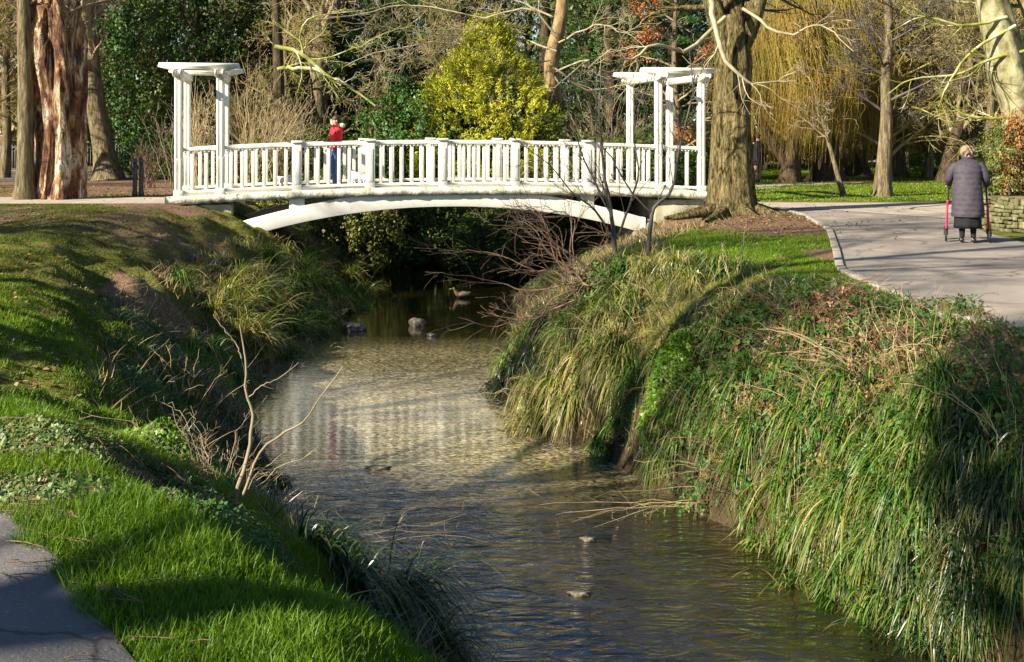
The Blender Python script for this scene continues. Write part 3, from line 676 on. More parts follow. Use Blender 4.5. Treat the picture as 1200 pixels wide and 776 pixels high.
def person(name, loc, rz, height, label, pose, cloth, hair='short'):
    """pose: dict of joint overrides; figure faces local -Y, units scaled to height"""
    root = empty(name, loc, rz); root.scale = (height / 1.7,) * 3; tag(root, label, 'person')
    return root
def face(root, hc, r, turn=0.):
    R0 = Matrix.Rotation(turn, 3, 'Z')
    def q(x, y, z): v = R0 @ Vector((x, y, z)); return (hc[0] + v.x, hc[1] + v.y, hc[2] + v.z)
    for s in (-1, 1):
        blob('eye', q(s * .03, -.088, .005), (.011, .008, .008), M['eye'], root, 2)
        blob('ear', q(s * .078, .0, -.01), (.012, .02, .03), M['skin'], root, 2)
    blob('nose', q(0, -.102, -.022), (.012, .016, .022), M['skin'], root, 2)
    blob('mouth', q(0, -.093, -.057), (.026, .007, .008), M['lips'], root, 2)
def hand(chs, wrist, d, up, s=1.0):
    """append palm + five finger chains starting at wrist"""
    w_ = Vector(wrist); d = Vector(d).normalized(); up = Vector(up).normalized(); sd = d.cross(up).normalized()
    palm = w_ + d * .05 * s; chs.append([(*w_, .026), (*palm, .034, .018)])
    for k, (off, L) in enumerate(((-.03, .055), (-.01, .068), (.01, .072), (.03, .062))):
        b = w_ + d * .085 * s + sd * off * s; m = b + d * L * .5 + up * -.012; t = m + d * L * .3 - up * .03
        chs.append([(*palm, .034, .018), (*b, .010), (*m, .009), (*t, .007)])
    b = w_ + d * .03 * s + sd * -.035 * s; m = b + d * .03 - sd * .015; t = m + d * .025 - up * .015
    chs.append([(*palm, .034, .018), (*b, .012), (*m, .010), (*t, .008)])

# -- old woman seen from behind, leaning on a wheeled walker
wp = G(1134, 285.5)
W = empty('person', (wp[0], wp[1], .016), R_(-20)); tag(W, 'elderly person in long purple-grey quilted coat pushing a red walker on the path', 'person')
# local +Y is forward (away from the camera)
chs = [[(0, 0, .86, .13, .11), (0, .03, 1.05, .13, .11), (0, .09, 1.20, .15, .11), (0, .13, 1.30, .07), (0, .17, 1.37, .05), (0, .19, 1.44, .082, .09), (0, .20, 1.50, .07, .08)]]
for s in (-1, 1):
    chs.append([(0, 0, .86, .13, .11), (s * .09, 0, .78, .09), (s * .085, .02, .45, .062), (s * .085, -.0, .26, .055), (s * .085, -.02, .09, .036), (s * .085, -.03, .05, .035), (s * .095, .08, .03, .03, .028)])
    chs.append([(0, .09, 1.20, .15, .11), (s * .17, .10, 1.23, .065), (s * .27, .10, 1.03, .048), (s * .285, .33, .90, .033)])
    hand(chs, (s * .285, .33, .90), (-s * .05, 1, -.15), (0, 0, 1))
skin('body', chs, M['skin'], W, 2)
# legs covered by dark stockings
for s in (-1, 1):
    skin('stocking', [[(s * .085, .02, .52, .068), (s * .085, 0, .28, .060), (s * .085, -.02, .10, .042), (s * .085, -.03, .06, .042)]], M['black'], W, 2)
    skin('shoe', [[(s * .087, -.075, .045, .040, .042), (s * .09, -.01, .042, .044, .040), (s * .098, .09, .034, .045, .030), (s * .10, .15, .028, .032, .022)]], M['shoe'], W, 2)
def lathe_sheet(rings, S=36, seam=0, wob=0):
    """rings: (cx,cy,z,rx,ry)"""
    V = []; K = len(rings); a = np.arange(S) / S * 2 * np.pi
    for k, (cx, cy, z, rx, ry) in enumerate(rings):
        f = 1 + wob * np.sin(a * 7 + k * .2) * k / K
        V.append(np.stack([cx + np.cos(a) * rx * f, cy + np.sin(a) * ry * f, np.full(S, z)], -1))
    i = np.arange(K - 1)[:, None] * S; s = np.arange(S)[None]; s2 = (s + 1) % S
    return np.concatenate(V), np.stack([i + s2, i + s, i + S + s, i + S + s2], -1).reshape(-1, 4)
prof = [(.0, .155, 1.375, .060, .055), (.0, .13, 1.345, .095, .085), (0, .11, 1.31, .17, .12), (0, .09, 1.25, .215, .145), (0, .07, 1.16, .225, .16), (0, .05, 1.05, .215, .16), (0, .03, .95, .215, .165), (0, .015, .86, .225, .175), (0, .005, .72, .235, .185), (0, 0, .58, .245, .195), (0, 0, .47, .252, .20), (0, 0, .42, .252, .20), (0, 0, .425, .235, .185)]
rings = []
pr = np.array(prof); tt_ = np.linspace(0, len(prof) - 1, 90)
for t_ in tt_:
    v = [np.interp(t_, range(len(prof)), pr[:, c]) for c in range(5)]
    q = .006 * abs(math.sin(v[2] * math.pi / .085)) if .44 < v[2] < 1.28 else 0
    rings.append((v[0], v[1], v[2], v[3] + q, v[4] + q))
e = MB(); e.add(*lathe_sheet(rings, 40, wob=.02)); coat = e.build('coat', M['coat'], W, True)
for s in (-1, 1):
    skin('sleeve', [[(s * .13, .10, 1.265, .08), (s * .20, .10, 1.225, .085), (s * .265, .08, 1.12, .076), (s * .285, .09, 1.02, .07), (s * .285, .22, .95, .058), (s * .285, .32, .905, .052)]], M['coat'], coat, 2)
e = MB(); e.tube(np.array([[math.cos(a) * .075, .155 + math.sin(a) * .07, 1.375 + .01 * math.sin(a)] for a in np.linspace(0, 2 * math.pi, 20)]), .026, 8); e.build('collar', M['coat'], coat, True)
e = MB(); e.box((0, -.165, .72), (.20, .02, .035)); e.build('back_tab', M['coat'], coat, bevel=.008)
e = MB(); e.add(*lathe_sheet([(0, 0, .55, .20, .16), (0, 0, .42, .205, .165), (0, 0, .30, .21, .17), (0, 0, .235, .215, .175), (0, 0, .24, .20, .16)], 40, wob=.09)); e.build('skirt', M['black'], W, True)
hr = blob('hair', (0, .185, 1.465), (.100, .108, .105), M['hairgrey'], W, 4, .30, 4)
face_y = blob('nose', (0, .30, 1.43), (.012, .02, .022), M['skin'], W, 2)
# walker
wl = empty('wheeled_walker', (wp[0] + .34 * math.sin(R_(20)), wp[1] + .34 * math.cos(R_(20)), .016), R_(-20)); tag(wl, 'red four-wheeled walking frame held by the person in the long coat', 'walking frame')
for s in (-1, 1):
    e = MB(); e.tube(curve([(s * .30, .045, .66), (s * .31, .06, .56), (s * .325, .22, .14)], 10), .018, 8); e.tube(curve([(s * .31, .05, .62), (s * .32, -.05, .40), (s * .33, -.20, .14)], 10), .016, 8); e.tube([(s * .32, -.06, .40), (s * .32, .12, .40)], .014, 8)
    fr_ = e.build('side_frame', M['magenta'], wl, True)
    e = MB(); e.tube(curve([(s * .285, -.15, .89), (s * .285, .0, .885), (s * .29, .04, .82), (s * .30, .045, .65)], 12), .014, 8); e.build('handle', M['rubber'], wl, True)
    for y in (.24, -.22):
        wc = (s * .33, y, .10)
        e = MB(); e.tube([(wc[0] + .085 * 0, wc[1] + .085 * math.cos(a), wc[2] + .085 * math.sin(a)) for a in np.linspace(0, 2 * math.pi, 25)], .017, 8); wh = e.build('wheel', M['rubber'], wl, True)
        e = MB(); e.tube([(wc[0] - .014, wc[1], wc[2]), (wc[0] + .014, wc[1], wc[2])], .055, 16); e.build('rim', M['rim'], wh)
        e = MB(); e.box((s * .33 - s * .028, y, .155), (.014, .03, .11)); e.box((s * .33 + s * .028, y, .155), (.014, .03, .11)); e.box((s * .33, y, .208), (.07, .035, .02)); e.build('fork', M['rubber'], wl)
e = MB(); e.box((0, .08, .42), (.5, .2, .05)); e.build('seat', M['black'], wl, bevel=.01)
e = MB(); e.tube([(-.31, .05, .60), (.31, .05, .60)], .013, 8); e.build('cross_bar', M['rubber'], wl)

# -- person in red on the bridge
sp_ = s_at(397); zp = zc(sp_) - .004
Rp = empty('person', bloc(sp_, 1.35, zp), R_(-55)); Rp.scale = (1.06,) * 3
tag(Rp, 'dark-haired person in red jacket on the footbridge with one hand raised to the face', 'person')
# faces local -Y (towards the camera, turned to the left)
chs = [[(0, 0, .90, .125, .10), (0, 0, 1.10, .115, .09), (0, 0, 1.30, .14, .10), (0, .005, 1.42, .06), (0, -.005, 1.47, .045), (0, -.03, 1.54, .072, .085), (0, -.03, 1.61, .078, .088), (0, -.025, 1.66, .055, .06)]]
hands = [((-.27, -.10, .98), (0, -.3, -1), (1, 0, 0)), ((.14, -.17, 1.50), (-.5, -.2, .8), (0, -1, 0))]
for s, sh, el, wr in ((-1, (-.17, 0, 1.37), (-.27, .02, 1.12), (-.27, -.10, .98)), (1, (.17, 0, 1.37), (.33, -.10, 1.33), (.14, -.17, 1.50))):
    chs.append([(0, 0, 1.30, .14, .10), (*sh, .06), (*el, .042), (*wr, .028)])
for s in (-1, 1):
    chs.append([(0, 0, .90, .125, .10), (s * .09, 0, .82, .088), (s * .12, -.02, .48, .06), (s * .12, .01, .28, .054), (s * .13, .02, .09, .036), (s * .13, .01, .05, .036), (s * .14, -.10, .035, .036, .028)])
for h_ in hands: hand(chs, *h_)
skin('body', chs, M['skin'], Rp, 2); face(Rp, (0, -.03, 1.59), .08)
for s in (-1, 1):
    skin('trouser_leg', [[(0, 0, .93, .14, .115), (s * .085, 0, .83, .10), (s * .12, -.02, .48, .075), (s * .12, .01, .28, .068), (s * .13, .02, .08, .062)]], M['jeans'], Rp, 2)
    skin('shoe', [[(s * .13, .05, .045, .045), (s * .135, -.04, .045, .05, .04), (s * .14, -.14, .035, .045, .03)]], M['shoe'], Rp, 2)
jk = skin('jacket', [[(0, 0, .86, .165, .135), (0, 0, 1.0, .16, .13), (0, 0, 1.15, .155, .13), (0, 0, 1.30, .175, .135), (0, .0, 1.40, .10, .09), (0, 0, 1.45, .07, .07)],
     [(0, 0, 1.30, .175, .135), (-.17, 0, 1.36, .085), (-.27, .02, 1.12, .068), (-.27, -.08, 1.0, .05)], [(0, 0, 1.30, .175, .135), (.17, 0, 1.36, .085), (.32, -.09, 1.33, .07), (.17, -.16, 1.47, .05)]], M['red'], Rp, 2)
blob('hood', (.09, .09, 1.47), (.11, .07, .06), M['fur'], jk, 4, .15, 6)
blob('hair', (0, -.005, 1.635), (.093, .103, .085), M['hairdark'], Rp, 4, .06, 6)
blob('hair', (0, .04, 1.57), (.088, .075, .10), M['hairdark'], Rp, 3, .06, 6)
bb = MB(); bb.box((-.20, -.12, .90), (.12, .05, .16), rz=.3)
tag(bb.build('hip_bag', M['bluebag'], None, bevel=.02), 'small light blue bag at the hip of the person in red', 'bag'); bg = bpy.data.objects['hip_bag']
bg.location = Rp.location; bg.rotation_euler = Rp.rotation_euler
# -- dark figure on the far path
fp = G(888, 214)
Fp = empty('person', (fp[0], fp[1], .012), R_(8)); tag(Fp, 'distant person in black coat with a pale bag walking the shaded path by the willow', 'person')
chs = [[(0, 0, .92, .13, .11), (0, 0, 1.15, .12, .1), (0, 0, 1.33, .15, .1), (0, 0, 1.45, .06), (0, 0, 1.50, .045), (0, .01, 1.57, .075, .088), (0, .01, 1.66, .07, .08)]]
for s in (-1, 1):
    chs.append([(0, 0, .92, .13, .11), (s * .09, 0, .82, .09), (s * .09, s * .06, .45, .06), (s * .085, s * .13, .09, .038), (s * .085, s * .13 + .08, .035, .035, .028)])
    chs.append([(0, 0, 1.33, .15, .1), (s * .18, 0, 1.38, .06), (s * .24, -.02, 1.10, .045), (s * .25, .05, .86, .03)]); hand(chs, (s * .25, .05, .86), (0, .1, -1), (s, 0, 0))
skin('body', chs, M['skin'], Fp, 1)
e = MB(); e.add(*lathe_sheet([(0, 0, 1.48, .07, .06), (0, 0, 1.40, .18, .11), (0, 0, 1.2, .20, .14), (0, 0, .95, .19, .14), (0, 0, .75, .22, .17), (0, 0, .62, .24, .18)], 24, wob=.03)); co = e.build('coat', M['black'], Fp, True)
for s in (-1, 1):
    skin('sleeve', [[(s * .13, 0, 1.38, .075), (s * .19, 0, 1.34, .075), (s * .245, -.02, 1.10, .06), (s * .25, .04, .90, .045)]], M['black'], co, 1)
    skin('trouser_leg', [[(s * .09, 0, .80, .10), (s * .09, s * .06, .45, .07), (s * .085, s * .13, .07, .06)]], M['darkbark'] if 0 else M['dogtan'], Fp, 1)
    skin('shoe', [[(s * .085, s * .13 - .04, .045, .045), (s * .085, s * .13 + .12, .035, .04, .03)]], M['shoe'], Fp, 1)
blob('hair', (0, 0, 1.64), (.092, .10, .09), M['hairdark'], Fp, 3, .06, 6)
bb = MB(); bb.box((0, 0, 0), (.16, .09, .26)); bb.box((0, 0, .2), (.02, .07, .16)); ob = bb.build('carrier_bag', M['fur'], None, bevel=.03)
tag(ob, 'pale carrier bag carried by the distant dark figure', 'bag'); v_ = Matrix.Rotation(R_(8), 4, 'Z') @ Vector((.27, .05, .60)); ob.location = (fp[0] + v_.x, fp[1] + v_.y, v_.z)

# -- dogs on the bridge
def dog(px, w0, rz, label, sc_=1., tan_=False):
    s = s_at(px); d = empty('dog', bloc(s, w0, zc(s)), rz); d.scale = (sc_,) * 3; tag(d, label, 'dog')
    ch = [[(-.20, 0, .30, .085, .09), (0, 0, .31, .085, .095), (.16, 0, .31, .10, .11), (.25, 0, .37, .07), (.32, 0, .45, .065), (.40, 0, .44, .045), (.46, 0, .425, .028)],
          [(-.20, 0, .30, .085, .09), (-.29, 0, .38, .022), (-.33, 0, .47, .014)]]
    for q in (-1, 1):
        ch.append([(.16, 0, .31, .10, .11), (.17, q * .07, .20, .035), (.165, q * .07, .11, .024), (.16, q * .07, .04, .02), (.19, q * .07, .02, .022, .016)])
        ch.append([(-.20, 0, .30, .085, .09), (-.19, q * .07, .22, .05), (-.16, q * .07, .15, .03), (-.235, q * .07, .10, .02), (-.22, q * .07, .03, .018), (-.19, q * .07, .02, .022, .015)])
    skin('body', ch, M['dogwhite'], d, 2)
    for q in (-1, 1): blob('ear', (.30, q * .05, .50), (.025, .016, .045), M['dogtan'], d, 2); blob('eye', (.375, q * .032, .475), (.008, .008, .008), M['eye'], d, 1)
    blob('nose', (.49, 0, .43), (.012, .014, .011), M['eye'], d, 1)
    if tan_: blob('saddle_patch', (-.13, 0, .335), (.10, .088, .085), M['dogtan'], d, 3)
    return d
dog(424, 1.0, R_(160), 'white dog with tan rump standing beside the person in red on the bridge', .95, True)
dog(337, 1.15, R_(20), 'all-white dog on the bridge nearer its left end', .85)

# -- duck and stones in the stream
dk = G(541, 349, WZ); Dk = empty('duck', (dk[0], dk[1], WZ), R_(200)); tag(Dk, 'brown duck resting in the stream under the footbridge', 'duck')
skin('body', [[(-.24, 0, .12, .02, .03), (-.14, 0, .08, .07, .065), (0, 0, .06, .10, .085), (.12, 0, .09, .07, .07), (.16, 0, .17, .035), (.19, 0, .235, .042), (.23, 0, .235, .03)]], plain('duck_feathers', (.13, .09, .055), .8, .2, .6, 40), Dk, 2)
blob('bill', (.275, 0, .225), (.04, .018, .01), plain('duck_bill', (.45, .32, .10), .5), Dk, 2)
for q in (-1, 1): blob('wing', (-.05, q * .075, .09), (.15, .025, .055), plain('wing_feathers', (.22, .18, .13), .8, .2, .6, 50), Dk, 2); blob('eye', (.205, q * .036, .25), (.006, .006, .006), M['eye'], Dk, 1)
for px, py, r, lb in ((416, 387, (.24, .17, .13), 'pale rounded stone by the left bank of the stream'), (490, 382, (.17, .14, .14), 'blocky pale stone in mid-stream beneath the arch'),
                      (507, 394, (.10, .08, .05), 'small black stone just below the blocky pale one'), (444, 549, (.15, .09, .03), 'wet stone breaking the surface at the ripple line'),
                      (680, 697, (.10, .05, .03), 'small wet stone in the dark foreground water'), (690, 633, (.08, .05, .03), 'tiny dark stone in midstream upstream of the foreground one')):
    g = G(px, py, WZ); o = blob('stone', (0, 0, 0), r, M['rock'] if 'black' not in lb else M['iron'], None, 3, .3, 2.5); o.location = (g[0], g[1], WZ + r[2] * .25); tag(o, lb, 'stone', 'stones in the stream')

# ------------------------------------------------------------ street furniture
def bollard(px, lb):
    g = G(px, 230, .12); b = empty('bollard', (g[0], g[1], .12)); tag(b, lb, 'bollard', 'bollards at the end of the bridge path')
    e = MB(); pf = [(0, .075), (.10, .075), (.12, .06), (.55, .056), (.57, .07), (.62, .07), (.64, .054), (.88, .052)]
    e.tube([(0, 0, z) for z, r in pf], np.array([r for z, r in pf]), 16); e.build('post', M['iron'], b, True)
    e = MB(); pf = [(.88, .062), (.91, .068), (.95, .06), (.985, .035), (.995, .01)]; e.tube([(0, 0, z) for z, r in pf], np.array([r for z, r in pf]), 16); e.build('cap', M['iron'], b, True)
bollard(158, 'left one of two black bollards between the dead trunk and the bridge'); bollard(165.5, 'right one of two black bollards, nearer the bridge')
# metal railing fence behind
f = empty('railing_fence', (-30, 47, .1)); tag(f, 'low grey metal railing fence beyond the road behind the dead trunk', 'fence')
e = MB()
for x in np.arange(0, 20.5, .11): e.box((x, 0, .62), (.018, .018, 1.15))
e.build('bars', M['railing'], f)
for z in (.18, 1.1): e = MB(); e.box((10.2, 0, z), (20.6, .03, .035)); e.build('rail', M['railing'], f)
for x in np.arange(0, 21, 2.5): e = MB(); e.box((x, .0, .65), (.06, .06, 1.3)); e.build('post', M['railing'], f)
# low dry-stone planter wall at right
pc = np.array(G(1262, 268)[:2]); e = MB()
PW = empty('planter_wall', (pc[0], pc[1], 0)); tag(PW, 'low curved mossy stone retaining wall at the right edge of the path', 'wall')
rad_w = np.hypot(*(np.array(G(1152, 268)[:2]) - pc)); 
for k in range(9):
    z = .035 + k * .068; a = 0; j = k * .03
    while a < 2 * math.pi - .02:
        da = random.uniform(.09, .26) / rad_w; rr = rad_w + random.uniform(-.02, .02) - k * .012
        e.box((math.cos(a + j + da / 2) * rr, math.sin(a + j + da / 2) * rr, z + random.uniform(-.012, .012)), (.16, da * rr - random.uniform(.0, .04), random.uniform(.045, .075)), a + j + da / 2 + random.uniform(-.12, .12), rx=random.uniform(-.12, .12)); a += da
e.build('stones', M['drystone'], PW, bevel=.01)
e = MB(); e.tube([(0, 0, .0), (0, 0, .56)], np.array([rad_w - .07, rad_w - .14]), 40); e.build('soil_fill', M['soilmound'], PW)
# far white sign
sgp = D(990, 165, 62); sg = empty('sign', (sgp[0], sgp[1], 0)); tag(sg, 'small white notice on a post far away between the willow trunks', 'sign')
e = MB(); e.box((0, 0, 1.0), (.06, .06, 2.0)); e.build('post', M['iron'], sg); e = MB(); e.box((0, -.04, 1.55), (.42, .02, .7)); e.build('panel', plain('sign_white', (.8, .82, .86), .5), sg, bevel=.01)

# ------------------------------------------------------------ trees
def tree_root(name, base, lb, cat='tree', group=None):
    r = empty(name, base); return tag(r, lb, cat, group)
def bare_tree(name, px, py, lb, pts, rad, levels, bmat, tmat, base=None, S=20, nl=10, hs=(.35, 1), Ll=.5, ang=(.5, 1.0), trop=.05, flare=.5, fl_h=.4, rough=.05, group=None, minr=.006, zb=0., K=30, wig=.12, rr=.5, seed=None):
    b = G(px, py, zb) if base is None else base
    r = tree_root(name, b, lb, 'tree', group); seed = random.randint(1, 99) if seed is None else seed
    V, Fq, P, rd = trunk_mesh(pts, rad, S, K, flare, fl_h, rough, seed)
    e = MB(); e.add(V, Fq); e.build('trunk', bmat, r, True)
    Pl, Rl = limbs_from(P, rd, hs, nl, Ll, ang, 9, trop, wig, rr)
    bare_crown(Pl, Rl, levels, tmat, r, 'crown', minr=minr); return r
LV3 = [dict(n=6, tr=(.2, 1), lr=.5, ang=(.4, .9), wig=.18, trop=.03, K=7, rr=.55), dict(n=6, tr=(.15, 1), lr=.55, ang=(.4, .9), wig=.2, trop=.02, K=5, rr=.55), dict(n=4, tr=(.15, 1), lr=.6, ang=(.4, 1.0), wig=.25, trop=.0, K=4, rr=.6)]
LV2 = LV3[:2]
# dead trunk
db = G(70, 233, .12); dt = tree_root('dead_tree', db, 'thick dead trunk with torn bark and bleached wood left of the bridge')
S_, K_ = 96, 110; hgt = np.linspace(-.1, 6.6, K_); a = np.arange(S_) / S_ * 2 * np.pi; V = np.zeros((K_, S_, 3))
for k, h in enumerate(hgt):
    r0 = np.interp(h, [0, .3, 1, 2.2, 3.4, 4.2, 4.8, 5.3, 6.6], [.62, .56, .51, .53, .60, .58, .52, .38, .28])
    ca, sa_ = np.cos(a), np.sin(a)
    flute = (fbm(ca * 2.6 + 9, sa_ * 2.6 + 9 + h * .22, 5, 3) - .5) * .75 + (vn(ca * 7 + 30, sa_ * 7 + h * .9 + 30, 8) - .5) * .30
    crag = (fbm(ca * 4 + 3 + h * .3, sa_ * 4 + h * 1.4 + 3, 15, 3) - .5) * np.interp(h, [0, 2.5, 4.5, 6], [.25, .3, .8, .9])
    rr = r0 * (1 + flute + crag)
    V[k, :, 0] = ca * rr + .06 * math.sin(h * .9); V[k, :, 1] = sa_ * rr; V[k, :, 2] = h
    if k > K_ - 14: V[k, :, 2] += (vn(ca * 3 + 5, sa_ * 3 + 5, 44) - .5) * 1.2 * (k - K_ + 14) / 14
i = (np.arange(K_ - 1)[:, None] * S_); s = np.arange(S_)[None]; s2 = (s + 1) % S_
e = MB(); e.add(V.reshape(-1, 3), np.stack([i + s, i + s2, i + S_ + s2, i + S_ + s], -1).reshape(-1, 4)); e.build('trunk', M['deadwood'], dt, True)
L0 = []; R0 = []
for k in range(12):
    an = random.uniform(0, 6.28); z = random.uniform(4.4, 6.0); p = np.array([math.cos(an) * .4, math.sin(an) * .4, z]); d = np.array([math.cos(an), math.sin(an), .5])
    L0.append(curve([p, p + d * .5, p + d * random.uniform(.8, 1.6) + [0, 0, .6]], 8, .03)); R0.append(np.linspace(random.uniform(.03, .09), .01, 8))
bare_crown(L0, R0, [dict(n=5, tr=(.3, 1), lr=.6, ang=(.4, 1), wig=.2, trop=.0, K=5, rr=.5)], M['twig'], dt, 'stubs')
# slim tree beside it
bare_tree('tree', 29, 234, 'slim grey trunk directly left of the dead trunk', [(0, 0, 0), (.03, 0, 2.5), (-.02, 0, 5), (.0, .1, 9), (.1, 0, 12)], [.21, .19, .17, .13, .06], LV3, M['bark'], M['twig'], zb=.12, nl=14, hs=(.3, 1), Ll=.28, ang=(.8, 1.3), trop=-.02, rr=.28)
# brown leaning trunk
bare_tree('tree', 128, 211, 'brown leaning ivy-touched trunk right of the dead trunk beyond the road', [(0, 0, 0), (-.2, 0, 1.2), (-.5, 0, 3), (-.8, 0, 5.5), (-1, 0, 9)], [.42, .36, .33, .30, .2], LV2, M['bark'], M['twig'], zb=.12, nl=12, hs=(.45, 1), Ll=.4)
# big tree at the right end of the bridge
bt = tree_root('tree', G(858, 250, .0), 'stout ridged-bark tree with spreading root flare at the right end of the bridge')
V, Fq, P, rd = trunk_mesh([(0, 0, -.15), (-.02, 0, 1), (-.01, 0, 2.2), (.03, 0, 3.3), (.05, 0, 4.4)], [.50, .47, .43, .41, .25], 64, 90, .36, .35, .07, 4, 13)
e = MB(); e.add(V, Fq); e.build('trunk', M['oakbark'], bt, True)
L0 = [curve([(.12, 0, 3.6), (.45, -.05, 4.3), (.7, 0, 5.4), (.9, .2, 8), (1.4, .2, 11)], 12), curve([(-.05, 0, 3.5), (-.35, 0, 4.4), (-.65, .1, 5.6), (-1.1, 0, 8.5), (-1.4, .2, 11)], 12), curve([(.05, .1, 3.8), (.1, .3, 5), (.1, .6, 7), (.2, .9, 10)], 12)]
R0 = [np.linspace(.26, .06, 12), np.linspace(.27, .06, 12), np.linspace(.3, .06, 12)]
bare_crown(L0, R0, [dict(n=8, tr=(.15, 1), lr=.45, ang=(.7, 1.3), wig=.16, trop=.0, K=8, rr=.4)] + LV3[1:], M['oakbark'], bt, 'limbs')
def fx(px, py, y=0): 
    q = np.array(D(px, py, bt.location.y + y)); return q - np.array(bt.location)
L0 = [curve([fx(822, -30, -.8), fx(834, 5, -1.0), fx(838, 30, -1.2), fx(846, 65, -1.4), fx(862, 85, -1.5), fx(880, 98, -1.5), fx(895, 97, -1.4), fx(922, 96, -1.3)], 16, .015),
      curve([fx(850, 20, -.6), fx(800, 60, -1.2), fx(770, 50, -1.8), fx(740, 70, -2), fx(715, 60, -2.2), fx(690, 80, -2.4)], 16, .02),
      curve([fx(870, 10, -.6), fx(920, 40, -1), fx(960, 30, -1), fx(1000, 60, -1.4)], 16, .02)]
R0 = [np.linspace(.075, .012, 16), np.linspace(.05, .008, 16), np.linspace(.04, .008, 16)]
bare_crown(L0, R0, [dict(n=7, tr=(.2, 1), lr=.28, ang=(.5, 1.1), wig=.2, trop=-.04, K=6, rr=.45), dict(n=4, tr=(.2, 1), lr=.55, ang=(.4, .9), wig=.2, trop=.0, K=4, rr=.6)], M['paletwig'], bt, 'low_branches', minr=.005)
# roots
L0 = []; R0 = []
for an in (-.6, -1.3, -2.1, -2.7, .1, 3.4):
    d = np.array([math.cos(an), math.sin(an), 0]); L0.append([d * .45 + [0, 0, .12], d * .75 + [0, 0, .05], d * 1.1 + [0, 0, -.01], d * 1.6 + [0, 0, -.08]]); R0.append([.15, .12, .08, .04])
e = MB(); e.add(*tube([curve(l, 8) for l in L0], [np.interp(np.linspace(0, 3, 8), range(4), r) for r in R0], 8)); e.build('roots', M['oakbark'], bt, True)

# slender trees by the lawn
bare_tree('tree', 1034, 230, 'slender dark tree standing alone on the lawn in front of the willows', [(0, 0, 0), (.05, 0, 1), (.12, 0, 2.2), (.1, 0, 3.4), (.2, 0, 4.6), (.1, 0, 6.5), (.2, 0, 9)], [.23, .2, .17, .14, .12, .09, .03], LV3, M['bark'], M['blacktwig'], nl=16, hs=(.3, 1), Ll=.26, ang=(.7, 1.2), flare=.3, fl_h=.3, minr=.006, rr=.3)
bare_tree('sapling', 989, 230, 'thin sapling leaning left on the lawn', [(0, 0, 0), (-.15, 0, .5), (-.4, 0, 1.4), (-.62, 0, 2.2), (-.9, 0, 3.2)], [.085, .075, .06, .05, .03], LV2, M['bark'], M['twig'], S=10, nl=7, hs=(.4, 1), Ll=.35, flare=.2, ang=(.4, 1), rr=.35)
# pale burred tree at the right edge
pb = G(1196, 244)
pt = tree_root('tree', (pb[0], pb[1], 0), 'pale mottled tree with swollen burr rising behind the stone planter at the right edge')
V, Fq, P, rd = trunk_mesh([(0.05, 0, -.1), (.0, 0, 1), (-.02, 0, 2.3), (-.25, 0, 3.1), (-.42, 0, 3.9), (-.7, 0, 5), (-1.0, .1, 7), (-1.2, .1, 10)], [.52, .40, .42, .52, .44, .36, .25, .1], 40, 70, .25, .4, .10, 17, 5)
e = MB(); e.add(V, Fq); e.build('trunk', M['palebark'], pt, True)
L1 = [curve([(.05, 0, 3.0), (.35, .1, 4), (.5, .1, 5.5), (.9, 0, 8), (1.3, 0, 10)], 12)]; 
Pl, Rl = limbs_from(P, rd, (.5, 1), 10, .35, (.6, 1.2), 12, -.02, .12, .35)
bare_crown(np.concatenate([L1, Pl]), np.concatenate([[np.linspace(.3, .08, 12)], Rl]), LV3[:3], M['palebark'], pt, 'limbs', minr=.006)
L0 = [curve([np.array(D(a, b, pb[1] - .4)) - np.array([pb[0], pb[1], 0]) for a, b in l], 14, .01) for l in ([(1185, 138), (1150, 138), (1120, 128), (1104, 110)], [(1200, 60), (1160, 70), (1120, 88), (1070, 92), (1040, 110)], [(1190, 30), (1140, 60), (1110, 100), (1100, 125)], [(1180, 20), (1130, 30), (1080, 20), (1040, 40)])]
bare_crown(L0, [np.linspace(.045, .01, 14)] * 4, [dict(n=8, tr=(.15, 1), lr=.35, ang=(.4, 1), wig=.18, trop=.02, K=6, rr=.5), dict(n=4, tr=(.2, 1), lr=.5, ang=(.4, .9), wig=.2, trop=.0, K=4, rr=.6)], M['mosstwig'], pt, 'low_branches', minr=.005)

